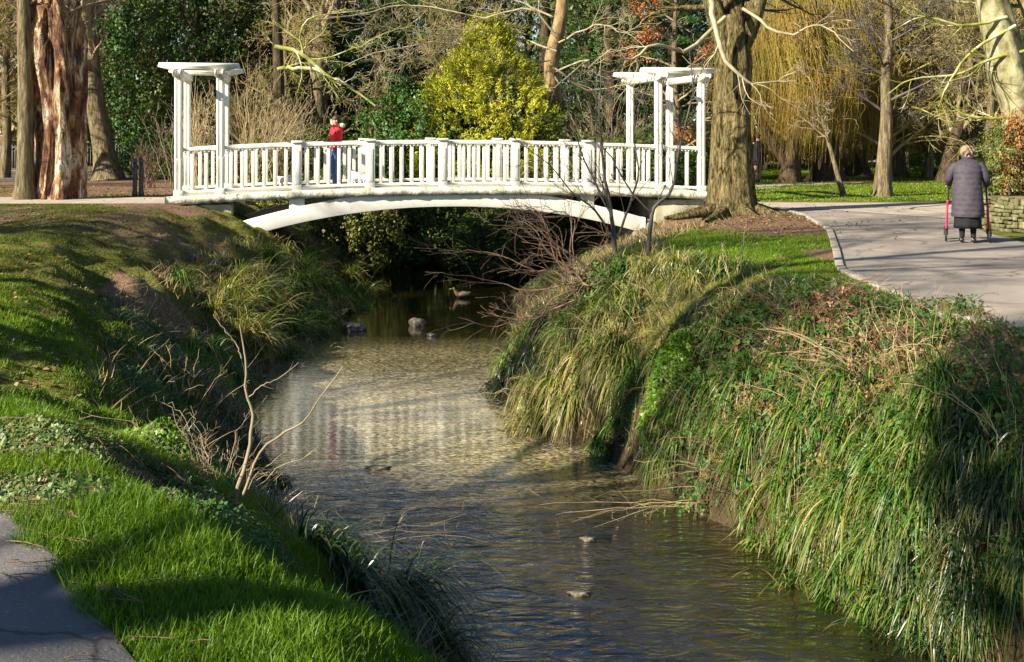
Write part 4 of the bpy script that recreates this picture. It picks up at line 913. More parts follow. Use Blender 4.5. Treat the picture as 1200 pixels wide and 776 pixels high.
# willows
def willow(px, py, lb, rad, nst, cr, zt, lean=0., two=False, tz=(.4, 2.2), trunkmat='darkbark', base=None):
    b = G(px, py) if base is None else base; r = tree_root('willow', b, lb, 'willow', 'yellow willows beyond the lawn')
    pts = [(0, 0, -.1), (lean * .3, 0, 1.2), (lean, 0, 2.6), (lean * 1.6, 0, 4.5), (lean * 2, 0, 6.5)]
    V, Fq, P, rd = trunk_mesh(pts, [rad, rad * .8, rad * .75, rad * .55, rad * .3], 24, 30, .55, .35, .1, random.randint(1, 50))
    e = MB(); e.add(V, Fq)
    if two:
        V, Fq, P2, rd2 = trunk_mesh([(.1, 0, .3), (-lean * .6 - .35, 0, 1.5), (-lean - .8, 0, 2.8), (-lean - 1.2, .1, 5)], [rad * .6, rad * .55, rad * .45, rad * .3], 18, 24, .2, .3, .08, 5); e.add(V, Fq)
    e.build('trunk', M[trunkmat], r, True)
    Pl, Rl = limbs_from(P, rd, (.4, 1), 12, .55, (.5, 1.1), 9, .02, .12, .45)
    bare_crown(Pl, Rl, [dict(n=5, tr=(.3, 1), lr=.5, ang=(.4, .9), wig=.15, trop=-.05, K=6, rr=.5)], M['bark'], r, 'limbs', minr=.01)
    # hanging twigs in bunches
    nb = nst // 22; a = rng.uniform(0, 6.28, nb); q = np.sqrt(rng.random(nb)) ; C = np.stack([np.cos(a) * q * cr, np.sin(a) * q * cr * .8, zt * (1 - .45 * q ** 2) + rng.normal(size=nb) * .5], -1)
    n = nb * 22; c = np.repeat(C, 22, 0) + rng.normal(size=(n, 3)) * np.array([.25, .25, .5])
    K = 9; t = np.linspace(0, 1, K)[None]; zend = np.repeat(rng.uniform(tz[0], tz[1] + 1.6, nb), 22) + rng.normal(size=n) * .45
    L = np.clip(c[:, 2] - np.maximum(zend, .25), .5, 5.5); out = unit(np.stack([c[:, 0], c[:, 1], np.zeros(n)], -1) + rng.normal(size=(n, 3)) * .6)
    X = c[:, None, :] + out[:, None, :] * (np.sin(t * 1.4) * .45)[..., None] * rng.uniform(.3, 1.3, n)[:, None, None]
    X[..., 2] = c[:, 2:3] + .15 * np.sin(t * 3.1) - L[:, None] * t ** 1.35
    X[..., 0] += np.sin(t * 5 + a.repeat(22)[:, None]) * .12 + (rng.normal(size=n) * .3)[:, None] * t; X[..., :2] += rng.normal(size=(n, K, 2)) * .018
    W_ = rng.uniform(.006, .011, n)[:, None] * (1 - .6 * t)
    v, fq = tube(X, W_, 3); cr_ = np.repeat(rng.random(nb), 22)
    me = npmesh('twigs', v, fq, {'rnd': np.repeat(np.clip(cr_ * .6 + rng.random(n) * .4, 0, 1), K * 3)}, True)
    link('hanging_twigs', me, M['willow'], r); return r
willow(925, 214, 'forked dark-trunked willow nearest the stout tree, first from the left', .34, 2400, 2.4, 6.6, .45, True, (1.0, 2.4))
willow(968, 212, 'broad-trunked willow second from the left', .55, 2000, 2.3, 7.2, 0, False, (.8, 2.2))
willow(1000, 206, 'dark flaring willow behind the leaning sapling', .60, 2300, 2.6, 7.4, .2, False, (.9, 2.4))
willow(1046, 208, 'willow behind the slender lawn tree', .50, 1900, 1.6, 6.6, .1, False, (1.0, 2.2))
# dark trunks beyond
for px, py, rd_, ln, lb in ((1068, 193, .45, .05, 'straight dark trunk right of the willows'), (1108, 213, .30, .8, 'dark leaning trunk directly behind the head of the coated person'), (1158, 205, .14, .1, 'thin dark trunk between the coated person and the pale tree'),
                           (1140, 200, .12, -.2, 'thin bare trunk right behind the coated person'), (1012, 188, .3, 0, 'far dark trunk glimpsed between two willows')):
    b = G(px, py); bare_tree('tree', 0, 0, lb, [(0, 0, -.1), (ln * .3, 0, 1.2), (ln, 0, 3), (ln * 1.4, 0, 6), (ln * 1.6, 0, 10)], [rd_, rd_ * .8, rd_ * .7, rd_ * .5, rd_ * .2], LV3[:3], M['darkbark'], M['twig'], base=b, nl=12, hs=(.25, 1), Ll=.35, group='bare trees beyond the lawn', minr=.009, rr=.4)
# stump
sb_ = G(1112, 208); st = tree_root('tree_stump', sb_, 'wide low cut tree stump on the far lawn left of the coated person', 'stump')
V, Fq, P, rd = trunk_mesh([(0, 0, -.1), (0, 0, .15), (.05, 0, .32), (.08, 0, .42)], [.6, .45, .36, .32], 30, 16, .7, .2, .2, 31); e = MB(); e.add(V, Fq); top = len(V) - 30
e.F.append(np.array([[top + k, top + (k + 1) % 30, top + 15] for k in range(30)])); e.build('wood', M['darkbark'], st, True)

# ------------------------------------------------------------ leafy background trees
def leafy_mesh(kind, seed):
    if kind == 'ivy':      # tall lumpy evergreen, 8-9 m
        C = dome(620, (2.4, 2.2, 4.4), 4.6, .35, seed, -.95); return clusters(C, 30, rng.uniform(.22, .5, len(C)), np.array([0, 0, 4.2]), .13, .7)
    if kind == 'bush':
        C = dome(260, (1.3, 1.2, 1.15), .75, .35, seed, -.6); return clusters(C, 34, rng.uniform(.12, .3, len(C)), np.array([0, 0, .5]), .085, .6)
    if kind == 'cedar':
        Cs = []
        for k in range(26):
            z = 2 + k * .38; an = k * 2.4 + rng.normal() * .3; L = 4.2 * (1 - (z / 16)) * rng.uniform(.7, 1.1); m = 40
            t = rng.random(m) ** .6; sp2 = (rng.random(m) - .5) * 1.5 * t * 1.2
            Cs.append(np.stack([np.cos(an) * L * t - np.sin(an) * sp2, np.sin(an) * L * t + np.cos(an) * sp2, z - .5 * t * t + rng.normal(size=m) * .07], -1))
        C = np.concatenate(Cs); return clusters(C, 26, .26, np.array([0, 0, 0]), .14, .16, up=1.2, flat=.3)
meshes = {}
def leafy(kind, v, matk):
    key = (kind, v, matk)
    if key not in meshes:
        V, Fq, r = leafy_mesh(kind, v); meshes[key] = npmesh(kind + '_foliage', V, Fq, {'rnd': r}); meshes[key].materials.append(M[matk])
    return meshes[key]
tkm = {}
def trunk_shared(kind):
    if kind not in tkm:
        h, r0 = {'ivy': (7, .3), 'bush': (1.2, .06), 'cedar': (12, .4)}[kind]
        V, Fq, P, rd = trunk_mesh([(0, 0, -.2), (.1, 0, h * .3), (-.05, .05, h * .6), (.05, 0, h)], [r0, r0 * .8, r0 * .6, r0 * .2], 12, 14, .3, .3, .08, 3)
        mb = MB(); mb.add(V, Fq); Pl, Rl = limbs_from(P, rd, (.2, 1), 12, .3, (.6, 1.2), 6, .05, .15, .4); mb.add(*tube(Pl, Rl, 5)); 
        o = mb.build('trunk_shape', M['darkbark'], None, True); tkm[kind] = o.data; bpy.data.objects.remove(o)
    return tkm[kind]
def leafy_tree(kind, name, x, y, z, sc3, rz, v, matk, lb, group):
    r = empty(name, (x, y, z), rz); r.scale = sc3; tag(r, lb, 'shrub' if kind == 'bush' else 'tree', group)
    link('foliage', leafy(kind, v, matk), None, r); link('trunk', trunk_shared(kind), None, r); return r
GB = 'evergreen trees behind the footbridge'
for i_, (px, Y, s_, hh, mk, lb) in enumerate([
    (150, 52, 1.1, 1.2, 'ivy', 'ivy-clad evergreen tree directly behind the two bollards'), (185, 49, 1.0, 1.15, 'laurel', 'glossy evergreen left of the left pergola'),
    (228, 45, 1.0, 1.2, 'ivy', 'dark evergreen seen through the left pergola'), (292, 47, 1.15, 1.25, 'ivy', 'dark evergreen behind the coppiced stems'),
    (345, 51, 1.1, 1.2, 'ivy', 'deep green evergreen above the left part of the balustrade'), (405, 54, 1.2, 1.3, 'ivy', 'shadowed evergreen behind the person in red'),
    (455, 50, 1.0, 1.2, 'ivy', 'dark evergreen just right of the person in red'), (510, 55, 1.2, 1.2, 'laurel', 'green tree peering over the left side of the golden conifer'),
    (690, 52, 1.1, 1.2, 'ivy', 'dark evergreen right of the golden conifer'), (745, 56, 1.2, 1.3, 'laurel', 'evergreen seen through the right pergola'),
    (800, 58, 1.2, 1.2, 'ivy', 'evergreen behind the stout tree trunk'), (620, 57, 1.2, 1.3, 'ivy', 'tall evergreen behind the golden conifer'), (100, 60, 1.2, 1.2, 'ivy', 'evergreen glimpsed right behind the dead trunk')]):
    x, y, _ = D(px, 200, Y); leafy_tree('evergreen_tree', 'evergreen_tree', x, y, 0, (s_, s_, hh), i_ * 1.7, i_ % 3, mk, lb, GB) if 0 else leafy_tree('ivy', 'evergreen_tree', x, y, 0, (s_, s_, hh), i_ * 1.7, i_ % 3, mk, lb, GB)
GCd = 'dark conifers with layered branches'
for i_, (px, Y, s_, lb) in enumerate([(445, 44.5, .85, 'layered conifer above the person in red'), (640, 44, .9, 'layered conifer just right of the golden conifer'), (540, 44.5, 1.0, 'layered conifer rising behind the golden conifer tip'), (715, 43, .85, 'layered conifer left of the right pergola'), (790, 44, .9, 'layered conifer behind the copper-leaved tree')]):
    x, y, _ = D(px, 200, Y); leafy_tree('cedar', 'conifer', x, y, 0, (s_, s_, s_ * .8), i_ * 2.1, i_ % 2, 'cedar', lb, GCd)
# golden conifer
gb = D(570, 200, 38.5); gc = tree_root('golden_conifer', (gb[0], gb[1], 0), 'bright yellow-green conical conifer behind the middle of the bridge', 'tree')
n = 1800; h = rng.random(n) ** 1.2 * 5.3; an = rng.uniform(0, 6.28, n); rr = (3.4 * (1 - (h / 5.5)) + .08) * (1 + .34 * (fbm(an * 1.6 + 5, h * 1.1, 61, 2) - .5) * 2) * rng.uniform(.72, 1.05, n)
C = np.stack([np.cos(an) * rr, np.sin(an) * rr * .9, h + .1], -1); per = 34
c = np.repeat(C, per, 0); ax = unit(np.repeat(np.stack([np.cos(an), np.sin(an), np.full(n, .9)], -1) + rng.normal(size=(n, 3)) * .3, per, 0))
off = ax * rng.uniform(-.05, .32, n * per)[:, None] + rng.normal(size=(n * per, 3)) * .055; dv = unit(ax + rng.normal(size=(n * per, 3)) * .45)
V, Fq, r = leafquads(c + off, unit(rng.normal(size=(n * per, 3)) + ax * .3), rng.uniform(.08, .19, n * per), .22, np.clip(np.repeat(rng.random(n), per) * .5 + rng.random(n * per) * .5, 0, 1), dirv=dv)
link('foliage', npmesh('foliage', V, Fq, {'rnd': r}), M['gold'], gc); link('trunk', trunk_shared('ivy'), None, gc).scale = (.5, .5, .55)
# copper-leaved beech
cb = D(790, 200, 37); cp = tree_root('copper_beech', (cb[0], cb[1], 0), 'small tree holding dead copper-brown leaves above and behind the right pergola', 'tree')
V, Fq, P, rd = trunk_mesh([(0, 0, -.1), (.1, 0, 2), (0, 0, 4), (.1, 0, 7)], [.14, .12, .09, .03], 12, 20, .3, .3); e = MB(); e.add(V, Fq); e.build('trunk', M['bark'], cp, True)
Pl, Rl = limbs_from(P, rd, (.1, 1), 22, .28, (.8, 1.4), 7, .02, .1, .4); P2, R2 = grow(Pl, Rl, 6, (.2, 1), .45, (.4, .9), .15, .0, 5, .5); e = MB(); e.add(*tube(Pl, Rl, 5)); e.add(*tube(P2, np.maximum(R2, .005), 3)); e.build('branches', M['twig'], cp, True)
C = P2[:, 1:].reshape(-1, 3); keep = fbm(C[:, 0] * .9 + 5, C[:, 2] * .9 + 5, 71, 2) > .40; C = C[keep]; V, Fq, r = clusters(C, 12, .16, np.array([0, 0, 3]), .085, .6); link('leaves', npmesh('leaves', V, Fq, {'rnd': r}), M['copper'], cp)
# bare trees with bleached twigs in front of the evergreens
bp = D(655, 200, 41); BT = tree_root('tree', (bp[0], bp[1], 0), 'brown-trunked bare tree with wide sunlit twigs behind the golden conifer')
V, Fq, P, rd = trunk_mesh([(.2, 0, -.1), (-.1, 0, 2.5), (-.25, 0, 4.2), (.1, 0, 6), (.2, 0, 9)], [.34, .28, .26, .22, .1], 18, 24, .4, .4, .06, 9); e = MB(); e.add(V, Fq); e.build('trunk', surf('orange_brown_bark', [(.3, (.14, .085, .035)), (.7, (.36, .25, .12))], 5, (2, 2, .5), .9, .7, .04), BT, True)
def rel(px, py, Y, b): q = np.array(D(px, py, Y)); return q - np.array([b[0], b[1], 0])
Lb = [[(652, 60), (610, 45), (560, 40), (500, 40), (440, 30), (400, 25)], [(645, 70), (600, 75), (555, 60), (510, 50), (450, 60), (400, 80)], [(650, 85), (690, 70), (640, 105), (600, 90), (560, 100)], [(655, 50), (700, 30), (740, 40), (790, 20)],
      [(650, 40), (620, 10), (560, 20), (480, 5), (430, 15), (350, 25)], [(650, 80), (690, 105), (730, 100), (780, 120)], [(648, 20), (600, 0), (540, -10), (470, -25)], [(650, 90), (670, 130), (640, 150), (610, 140)]]
L0 = [curve([rel(a, b, 38.5 + .5 * math.sin(k + j) - .5 * j * .4, bp) for j, (a, b) in enumerate(l)], 14, .03) for k, l in enumerate(Lb)]
bare_crown(L0, [np.linspace(.036, .009, 14)] * len(L0), [dict(n=13, tr=(.1, 1), lr=.32, ang=(.4, 1.1), wig=.2, trop=-.02, K=7, rr=.42), dict(n=6, tr=(.15, 1), lr=.45, ang=(.4, 1.0), wig=.22, trop=-.0, K=5, rr=.55), dict(n=3, tr=(.2, 1), lr=.6, ang=(.4, 1.0), wig=.22, trop=.0, K=4, rr=.6)], M['paletwig'], BT, 'branches', minr=.0055)
# mossy broken limb
ml = D(395, 95, 37); mo = tree_root('tree', (D(330, 190, 39)[0], 39, 0), 'leaning bare tree whose mossy pale limb slopes down above the person in red')
b = (mo.location.x, 39)
V, Fq, P, rd = trunk_mesh([(0, 0, -.1), (-.1, .2, 2.2), (-.2, .4, 4.5), (-.3, .4, 7)], [.22, .2, .17, .1], 14, 20, .4, .3); e = MB(); e.add(V, Fq); e.build('trunk', M['darkbark'], mo, True)
L0 = [curve([rel(*p, 37.2, b) for p in l], 14, .02) for l in ([(322, 55), (345, 60), (362, 70), (385, 90), (400, 97), (418, 108), (440, 124)], [(355, 62), (352, 45), (365, 20), (420, 12), (470, 2)], [(362, 70), (390, 66), (430, 50), (470, 30)], [(325, 82), (340, 80), (370, 82), (400, 100)])]
bare_crown(L0, [np.linspace(.08, .03, 14), np.linspace(.035, .01, 14), np.linspace(.03, .01, 14), np.linspace(.08, .05, 14)], [dict(n=9, tr=(.15, 1), lr=.35, ang=(.5, 1.1), wig=.2, trop=.0, K=6, rr=.35), dict(n=5, tr=(.2, 1), lr=.5, ang=(.4, 1), wig=.22, trop=.0, K=5, rr=.55), dict(n=3, tr=(.2, 1), lr=.5, ang=(.4, 1), wig=.22, trop=.0, K=4, rr=.55)], M['mosstwig'], mo, 'limbs', minr=.005)
# background upright trunks
for px, Y, rd_, ln, mk, lb in ((258, 50, .22, .9, 'mosstwig', 'mossy leaning trunk high above the left pergola'), (392, 48, .35, .1, 'bark', 'brown trunk high behind the person in red'), (300, 56, .25, .2, 'bark', 'dim trunk among the evergreens behind the coppice')):
    q = D(px, 200, Y); bare_tree('tree', 0, 0, lb, [(0, 0, -.1), (ln * .2, 0, 2), (ln * .7, -.2, 4), (ln * 1.6, -.4, 7), (ln * 1.8, -.4, 11)], [rd_, rd_ * .9, rd_ * .8, rd_ * .6, rd_ * .2], LV2, M[mk], M['twig'], base=(q[0], q[1] - 4, 0), nl=10, hs=(.4, 1), Ll=.35, minr=.008)
# coppiced shrub with tan stems
def coppice(px, Y, n, h, spread, mat, lb, name='coppiced_shrub', zb=None, lean=0, r0=.018, lv=True, rbase=.25, minr=.0045):
    x, y, _ = D(px, 225, Y); z = gz(x, y) if zb is None else zb; r = tree_root(name, (x, y, z), lb, 'shrub')
    an = rng.uniform(0, 6.28, n); q = rng.random(n) ** .7; K = 8; t = np.linspace(0, 1, K)[None, :, None]
    b = np.stack([np.cos(an) * rbase * q, np.sin(an) * rbase * q, np.full(n, -.05)], -1); tip = np.stack([np.cos(an) * spread * q + lean, np.sin(an) * spread * q, h * rng.uniform(.55, 1.05, n) * (1 - .25 * q)], -1)
    mid = (b + tip) / 2 + np.stack([np.cos(an) * -.12, np.sin(an) * -.1, np.full(n, .15)], -1)
    P = (1 - t) ** 2 * b[:, None] + 2 * t * (1 - t) * mid[:, None] + t * t * tip[:, None]; P[:, 1:] += rng.normal(size=(n, K - 1, 3)) * .04
    R = r0 * rng.uniform(.5, 1.2, n)[:, None] * np.linspace(1, .25, K)[None]
    mb = MB(); mb.add(*tube(P, np.maximum(R, minr), 5))
    if lv:
        P2, R2 = grow(P, R, 4, (.25, .95), .3, (.25, .8), .12, .03, 5, .55); mb.add(*tube(P2, np.maximum(R2, minr * .8), 3)); P3, R3 = grow(P2, R2, 2, (.2, 1), .5, (.3, .7), .12, .03, 4, .6); mb.add(*tube(P3, np.maximum(R3, minr * .7), 3))
    mb.build('stems', mat, r, True); return r
coppice(293, 35.5, 34, 4.1, 2.0, M['tantwig'], 'tall fan of tan coppiced stems right of the left pergola'); coppice(325, 36.5, 26, 3.6, 1.7, M['tantwig'], 'second tan stemmed shrub between the first one and the person in red')
coppice(232, 35, 26, 3.6, .8, M['tantwig'], 'sparse tan stems seen through the left pergola'); coppice(205, 37, 20, 3, 1.3, M['twig'], 'low thin twigs between bollards and pergola')
coppice(352, 38, 24, 3.2, 1.2, M['twig'], 'thin grey stems just left of the person in red'); coppice(660, 35, 50, 3.0, 1.8, M['twig'], 'dense bare grey shrub behind the right half of the balustrade')
coppice(715, 35.5, 45, 3.4, 1.6, M['twig'], 'bare shrub left of the right pergola'); coppice(765, 36, 30, 2.2, 1.2, M['redtwig'], 'reddish low shrub seen under the right pergola'); coppice(440, 37.5, 14, 3, 1.1, M['tantwig'], 'few tan whips right of the person in red')
coppice(175, 36, 22, 1.6, .9, M['redtwig'], 'low reddish shrub behind the bollards')
# undergrowth behind bridge and on the far bank
GU = 'leafy bushes on the bank beyond the bridge'
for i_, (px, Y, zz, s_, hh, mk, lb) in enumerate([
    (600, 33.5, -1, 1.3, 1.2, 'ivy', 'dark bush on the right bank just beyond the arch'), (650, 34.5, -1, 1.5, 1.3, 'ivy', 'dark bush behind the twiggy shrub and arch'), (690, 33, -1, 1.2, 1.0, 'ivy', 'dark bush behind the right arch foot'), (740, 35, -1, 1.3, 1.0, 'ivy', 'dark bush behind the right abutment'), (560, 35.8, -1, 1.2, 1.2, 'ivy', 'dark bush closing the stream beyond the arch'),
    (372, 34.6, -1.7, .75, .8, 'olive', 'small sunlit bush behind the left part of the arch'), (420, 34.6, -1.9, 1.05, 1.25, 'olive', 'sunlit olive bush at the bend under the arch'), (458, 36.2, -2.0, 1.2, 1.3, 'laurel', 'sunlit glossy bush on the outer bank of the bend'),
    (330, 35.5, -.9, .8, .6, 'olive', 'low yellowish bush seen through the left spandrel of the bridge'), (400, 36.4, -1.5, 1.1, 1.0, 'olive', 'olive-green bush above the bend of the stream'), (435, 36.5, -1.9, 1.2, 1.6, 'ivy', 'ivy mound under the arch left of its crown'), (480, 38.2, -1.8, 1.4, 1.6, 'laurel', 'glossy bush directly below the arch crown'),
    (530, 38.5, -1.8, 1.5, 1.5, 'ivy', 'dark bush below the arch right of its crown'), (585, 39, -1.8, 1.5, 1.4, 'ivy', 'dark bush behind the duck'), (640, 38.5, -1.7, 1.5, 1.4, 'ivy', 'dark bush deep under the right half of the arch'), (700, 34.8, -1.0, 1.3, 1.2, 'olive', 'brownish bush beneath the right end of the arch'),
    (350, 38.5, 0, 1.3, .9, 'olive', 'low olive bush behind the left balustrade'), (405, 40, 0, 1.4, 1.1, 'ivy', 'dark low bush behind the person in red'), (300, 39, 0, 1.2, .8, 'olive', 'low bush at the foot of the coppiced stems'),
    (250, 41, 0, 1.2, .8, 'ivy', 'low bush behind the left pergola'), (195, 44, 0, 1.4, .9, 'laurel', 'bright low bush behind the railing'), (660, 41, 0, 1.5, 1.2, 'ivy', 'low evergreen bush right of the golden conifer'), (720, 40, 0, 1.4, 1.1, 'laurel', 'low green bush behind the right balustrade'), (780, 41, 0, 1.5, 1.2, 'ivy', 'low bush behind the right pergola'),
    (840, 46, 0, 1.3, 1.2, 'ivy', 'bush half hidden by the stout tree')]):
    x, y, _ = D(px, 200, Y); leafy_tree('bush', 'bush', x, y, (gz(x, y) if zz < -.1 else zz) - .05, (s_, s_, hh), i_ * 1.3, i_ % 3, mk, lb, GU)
for i_, (px, Y, s_, hh, mk, lb) in enumerate([(1105, 56, 1.2, 1.0, 'bright', 'bright green rounded shrub on the far lawn left of the coated person'), (1078, 64, 2.6, 1.8, 'ivy', 'long dark hedge section behind the far lawn'), (1150, 66, 2.6, 1.9, 'ivy', 'dark hedge section behind the pale tree'), (1035, 68, 2.6, 1.9, 'ivy', 'dark hedge section behind the slender lawn tree'),
    (960, 66, 2.6, 2.0, 'ivy', 'dark hedge section behind the willow trunks'), (900, 62, 2.4, 2.0, 'ivy', 'dark hedge section behind the distant walker'), (1122, 60, 1.3, 1.6, 'olive', 'yellow-green tall shrub beside the bright rounded one')]):
    x, y, _ = D(px, 200, Y); leafy_tree('bush', 'shrub', x, y, 0, (s_, s_, hh), i_ * 1.9, i_ % 3, mk, lb, 'shrubs beyond the far lawn')
# planter plants
for px, py, mk, s_, hh, lb in ((1185, 238, 'olive', .55, .75, 'green-grey shrub on top of the stone planter'), (1205, 236, 'copper', .45, .9, 'russet-leaved shrub on the stone planter'), (1240, 240, 'laurel', .7, .8, 'green shrub at the back of the stone planter')):
    g = G(px, 262); leafy_tree('bush', 'shrub', g[0], g[1], .5, (s_, s_, hh), px, 1, mk, lb, 'shrubs in the stone planter')

# ------------------------------------------------------------ bare woods behind (shared meshes, copied)
protos = []
for k in range(3):
    r = bare_tree('bare_tree', 0, 0, 'x', [(0, 0, -.2), (.1, 0, 2.5), (.2 * (k - 1), 0, 6), (.1, .1, 10), (.3, 0, 14)], [.32, .26, .22, .14, .04], LV3, M['bark'], M['twig'], base=(0, 0, 0), nl=18, hs=(.15, 1), Ll=.42, ang=(.5, 1.2), trop=.02, minr=.011)
    protos.append(r)
spots = [(-10, 48, 'bare tree at the far left edge beyond the road'), (12, 56, 'bare tree just left of the slim grey trunk'), (50, 64, 'bare tree peeping between slim and dead trunks'), (100, 70, 'bare tree behind the leaning brown trunk'), (-60, 40, 'bare tree just outside the left edge'), (1070, 72, 'bare tree above the straight dark trunk'), (1110, 60, 'bare tree above the coated person'), (1150, 70, 'bare tree in the gap left of the pale tree'),
         (1190, 52, 'bare tree behind the pale burred tree'), (1240, 60, 'bare tree outside the right edge'), (900, 74, 'bare tree far behind the first willow'), (950, 80, 'bare tree far behind the second willow'), (1020, 78, 'bare tree far behind the slender lawn tree'), (560, 66, 'bare tree crown far above the golden conifer'), (720, 68, 'bare tree crown far above the right pergola'), (350, 68, 'bare tree crown far above the coppiced stems'), (1130, 84, 'furthest bare tree above the far hedge'), (1300, 70, 'bare tree well right of the frame')]
for i_, (px, Y, lb) in enumerate(spots):
    o = protos[i_ % 3] if i_ < 3 else copy_tree(protos[i_ % 3]); q = D(px, 200, Y)
    o.location = (q[0], q[1], 0); o.rotation_euler = (0, 0, i_ * 1.1); s_ = .8 + .1 * (i_ % 4); o.scale = (s_, s_, s_); tag(o, lb, 'tree', 'bare winter trees in the distance')
tw = []
for k in range(2):
    rt = bare_tree('twiggy_tree', 0, 0, 'x', [(0, 0, -.2), (.2, 0, 1.5), (.1, 0, 4), (.3, .1, 7), (.2, 0, 10)], [.2, .16, .13, .09, .03], [dict(n=7, tr=(.1, 1), lr=.5, ang=(.4, 1), wig=.2, trop=-.02, K=7, rr=.5), dict(n=7, tr=(.1, 1), lr=.5, ang=(.4, 1), wig=.22, trop=-.03, K=5, rr=.55), dict(n=5, tr=(.1, 1), lr=.6, ang=(.4, 1), wig=.25, trop=-.04, K=4, rr=.6)], M['bark'], M['olivetwig'], base=(0, 0, 0), nl=24, hs=(.15, 1), Ll=.42, ang=(.7, 1.4), trop=-.01, minr=.008)
    tw.append(rt)
for i_, (px, Y, s_, lb) in enumerate([(1085, 47, .95, 'olive-twigged tree above the far tree stump'), (1140, 50, 1.05, 'olive-twigged tree left of the pale burred tree'), (1112, 56, 1.1, 'olive-twigged tree behind the coated person, further back'), (1215, 45, 1., 'olive-twigged tree right behind the pale burred tree'), (1060, 55, 1., 'olive-twigged tree between the slender lawn tree and the stump'),
    (990, 54, 1.1, 'olive-twigged tree behind the middle willows'), (930, 52, 1.1, 'olive-twigged tree behind the first willow'), (5, 44, 1., 'olive-twigged tree at the upper left corner'), (70, 50, 1.1, 'olive-twigged tree behind the dead trunk'), (-40, 37, .9, 'olive-twigged tree at the left edge near the road'), (1040, 44, .9, 'olive-twigged tree just behind the slender lawn tree'), (520, 43.5, .75, 'pale-twigged tree above the golden conifer'), (335, 43, .7, 'pale-twigged tree above the coppiced stems'), (1165, 42, .9, 'olive-twigged tree close behind the coated person on the right'), (1170, 64, 1.2, 'far olive-twigged tree above the hedge at the right')]):
    o = tw[i_ % 2] if i_ < 2 else copy_tree(tw[i_ % 2]); q = D(px, 200, Y); o.location = (q[0], q[1], 0); o.rotation_euler = (0, 0, i_ * 1.7); o.scale = (s_,) * 3; tag(o, lb, 'tree', 'fine-twigged trees of the park')
# far wood: dense mass of twigs and leaves closing the view
n = 2600; an = rng.uniform(-.95, .95, n); dd = rng.uniform(86, 112, n); C = np.stack([np.sin(an) * dd, np.cos(an) * dd, rng.random(n) ** 1.1 * 15 * (.75 + .5 * vn(an * 14 + 30, dd * .1, 5))], -1)
V, Fq, r = clusters(C, 26, 1.5, np.array([0, 0, 0]), .55, .35, up=.2)
o = link('distant_wood', npmesh('distant_wood', V, Fq, {'rnd': r}), M['farwood']); tag(o, 'distant mass of winter woodland closing the park', 'woodland', None, 'stuff')

# ------------------------------------------------------------ trees outside the frame on the sunny side (they throw the shade across bank, path and stream)
shade = [((-10.5, 7.2), 1.0, 2, 'bare tree just outside the left edge beside the weeds'), ((-16.5, 8.5), .9, 0, 'tall bare tree outside the left edge whose trunk shades the lawn'), ((-24, 13), 1., 0, 'bare tree far left outside the view'), ((-14, -8), 1.1, 2, 'bare tree behind the viewpoint on the left')]
for i_, ((x, y), s_, k, lb) in enumerate(shade):
    o = copy_tree(protos[k]); o.location = (x, y, 0); o.rotation_euler = (0, 0, i_ * 2.3); o.scale = (s_,) * 3 if i_ > 1 else ((.68, .68, 1.1) if i_ == 0 else (.5, .5, 1.15)); tag(o, lb, 'tree', 'bare trees beside the footpath')
for i_, (x, y, zb_, s_, lb) in enumerate([(-11.5, -1.7, 8.3, 1.05, 'unseen evergreen with its crown raised on a tall stem to shade the right bank')]):
    r = leafy_tree('ivy', 'evergreen_tree', x, y, 0, (s_, s_, 1), i_ * 2., i_, 'ivy', lb, 'unseen evergreen placed for its shade')  # placed out of view; crown lifted to shade the bank but not the grass
    for ch in r.children:
        if ch.name.startswith('foliage'): ch.location.z = zb_; ch.scale.z = .8
        else: ch.scale.z = 1.7

# ------------------------------------------------------------ sedge clumps
def sedge(px, py, n, L, rx, ry, matk, lb, bias=(0, 0), wd=.011, out=.55, drop=(.9, 2.0), base=None, K=8, b0=(.75, 1.45)):
    c = T(px, py) if base is None else base
    an = rng.uniform(0, 6.28, n); q = np.sqrt(rng.random(n)); x = c[0] + np.cos(an) * q * rx; y = c[1] + np.sin(an) * q * ry; z = H(x, y) - .02
    az = np.arctan2(np.sin(an) * q + bias[1] + rng.normal(size=n) * .35, np.cos(an) * q + bias[0] + rng.normal(size=n) * .35)
    wd *= 1.55; nt_ = max(4, int(n / 110)); ti = rng.integers(0, nt_, n); tx = rng.normal(size=nt_) * rx * .6; ty = rng.normal(size=nt_) * ry * .6; tl = rng.uniform(.6, 1.1, nt_); ta = rng.uniform(.6, 1.4, nt_)
    tc_ = rng.uniform(-.22, .2, nt_) + rng.uniform(-.1, .08)
    x = c[0] + tx[ti] + rng.normal(size=n) * .045; y = c[1] + ty[ti] + rng.normal(size=n) * .045; z = H(x, y) - .02
    az = np.arctan2(np.sin(an) * .6 + bias[1] * ta[ti], np.cos(an) * .6 + bias[0] * ta[ti]) + rng.normal(size=n) * .1
    V, Fq, r, tt = blades(np.stack([x, y, z], -1), az, L * tl[ti] * rng.uniform(.55, 1.1, n), wd * rng.uniform(.6, 1.3, n), rng.uniform(.12, .8, n) * out * 1.35, rng.uniform(*b0, n), rng.uniform(*drop, n), K, True, np.clip(rng.beta(1.3, 1.7, n) + tc_[ti], 0, 1), .12)
    V = V - np.array(c)
    o = link('sedge_clump', npmesh('sedge_clump', V, Fq, {'rnd': r, 'tt': tt}), M[matk], None, c); tag(o, lb, 'grass clump', 'long-leaved sedge clumps along the stream'); return o
RB = (-.6, -.25)
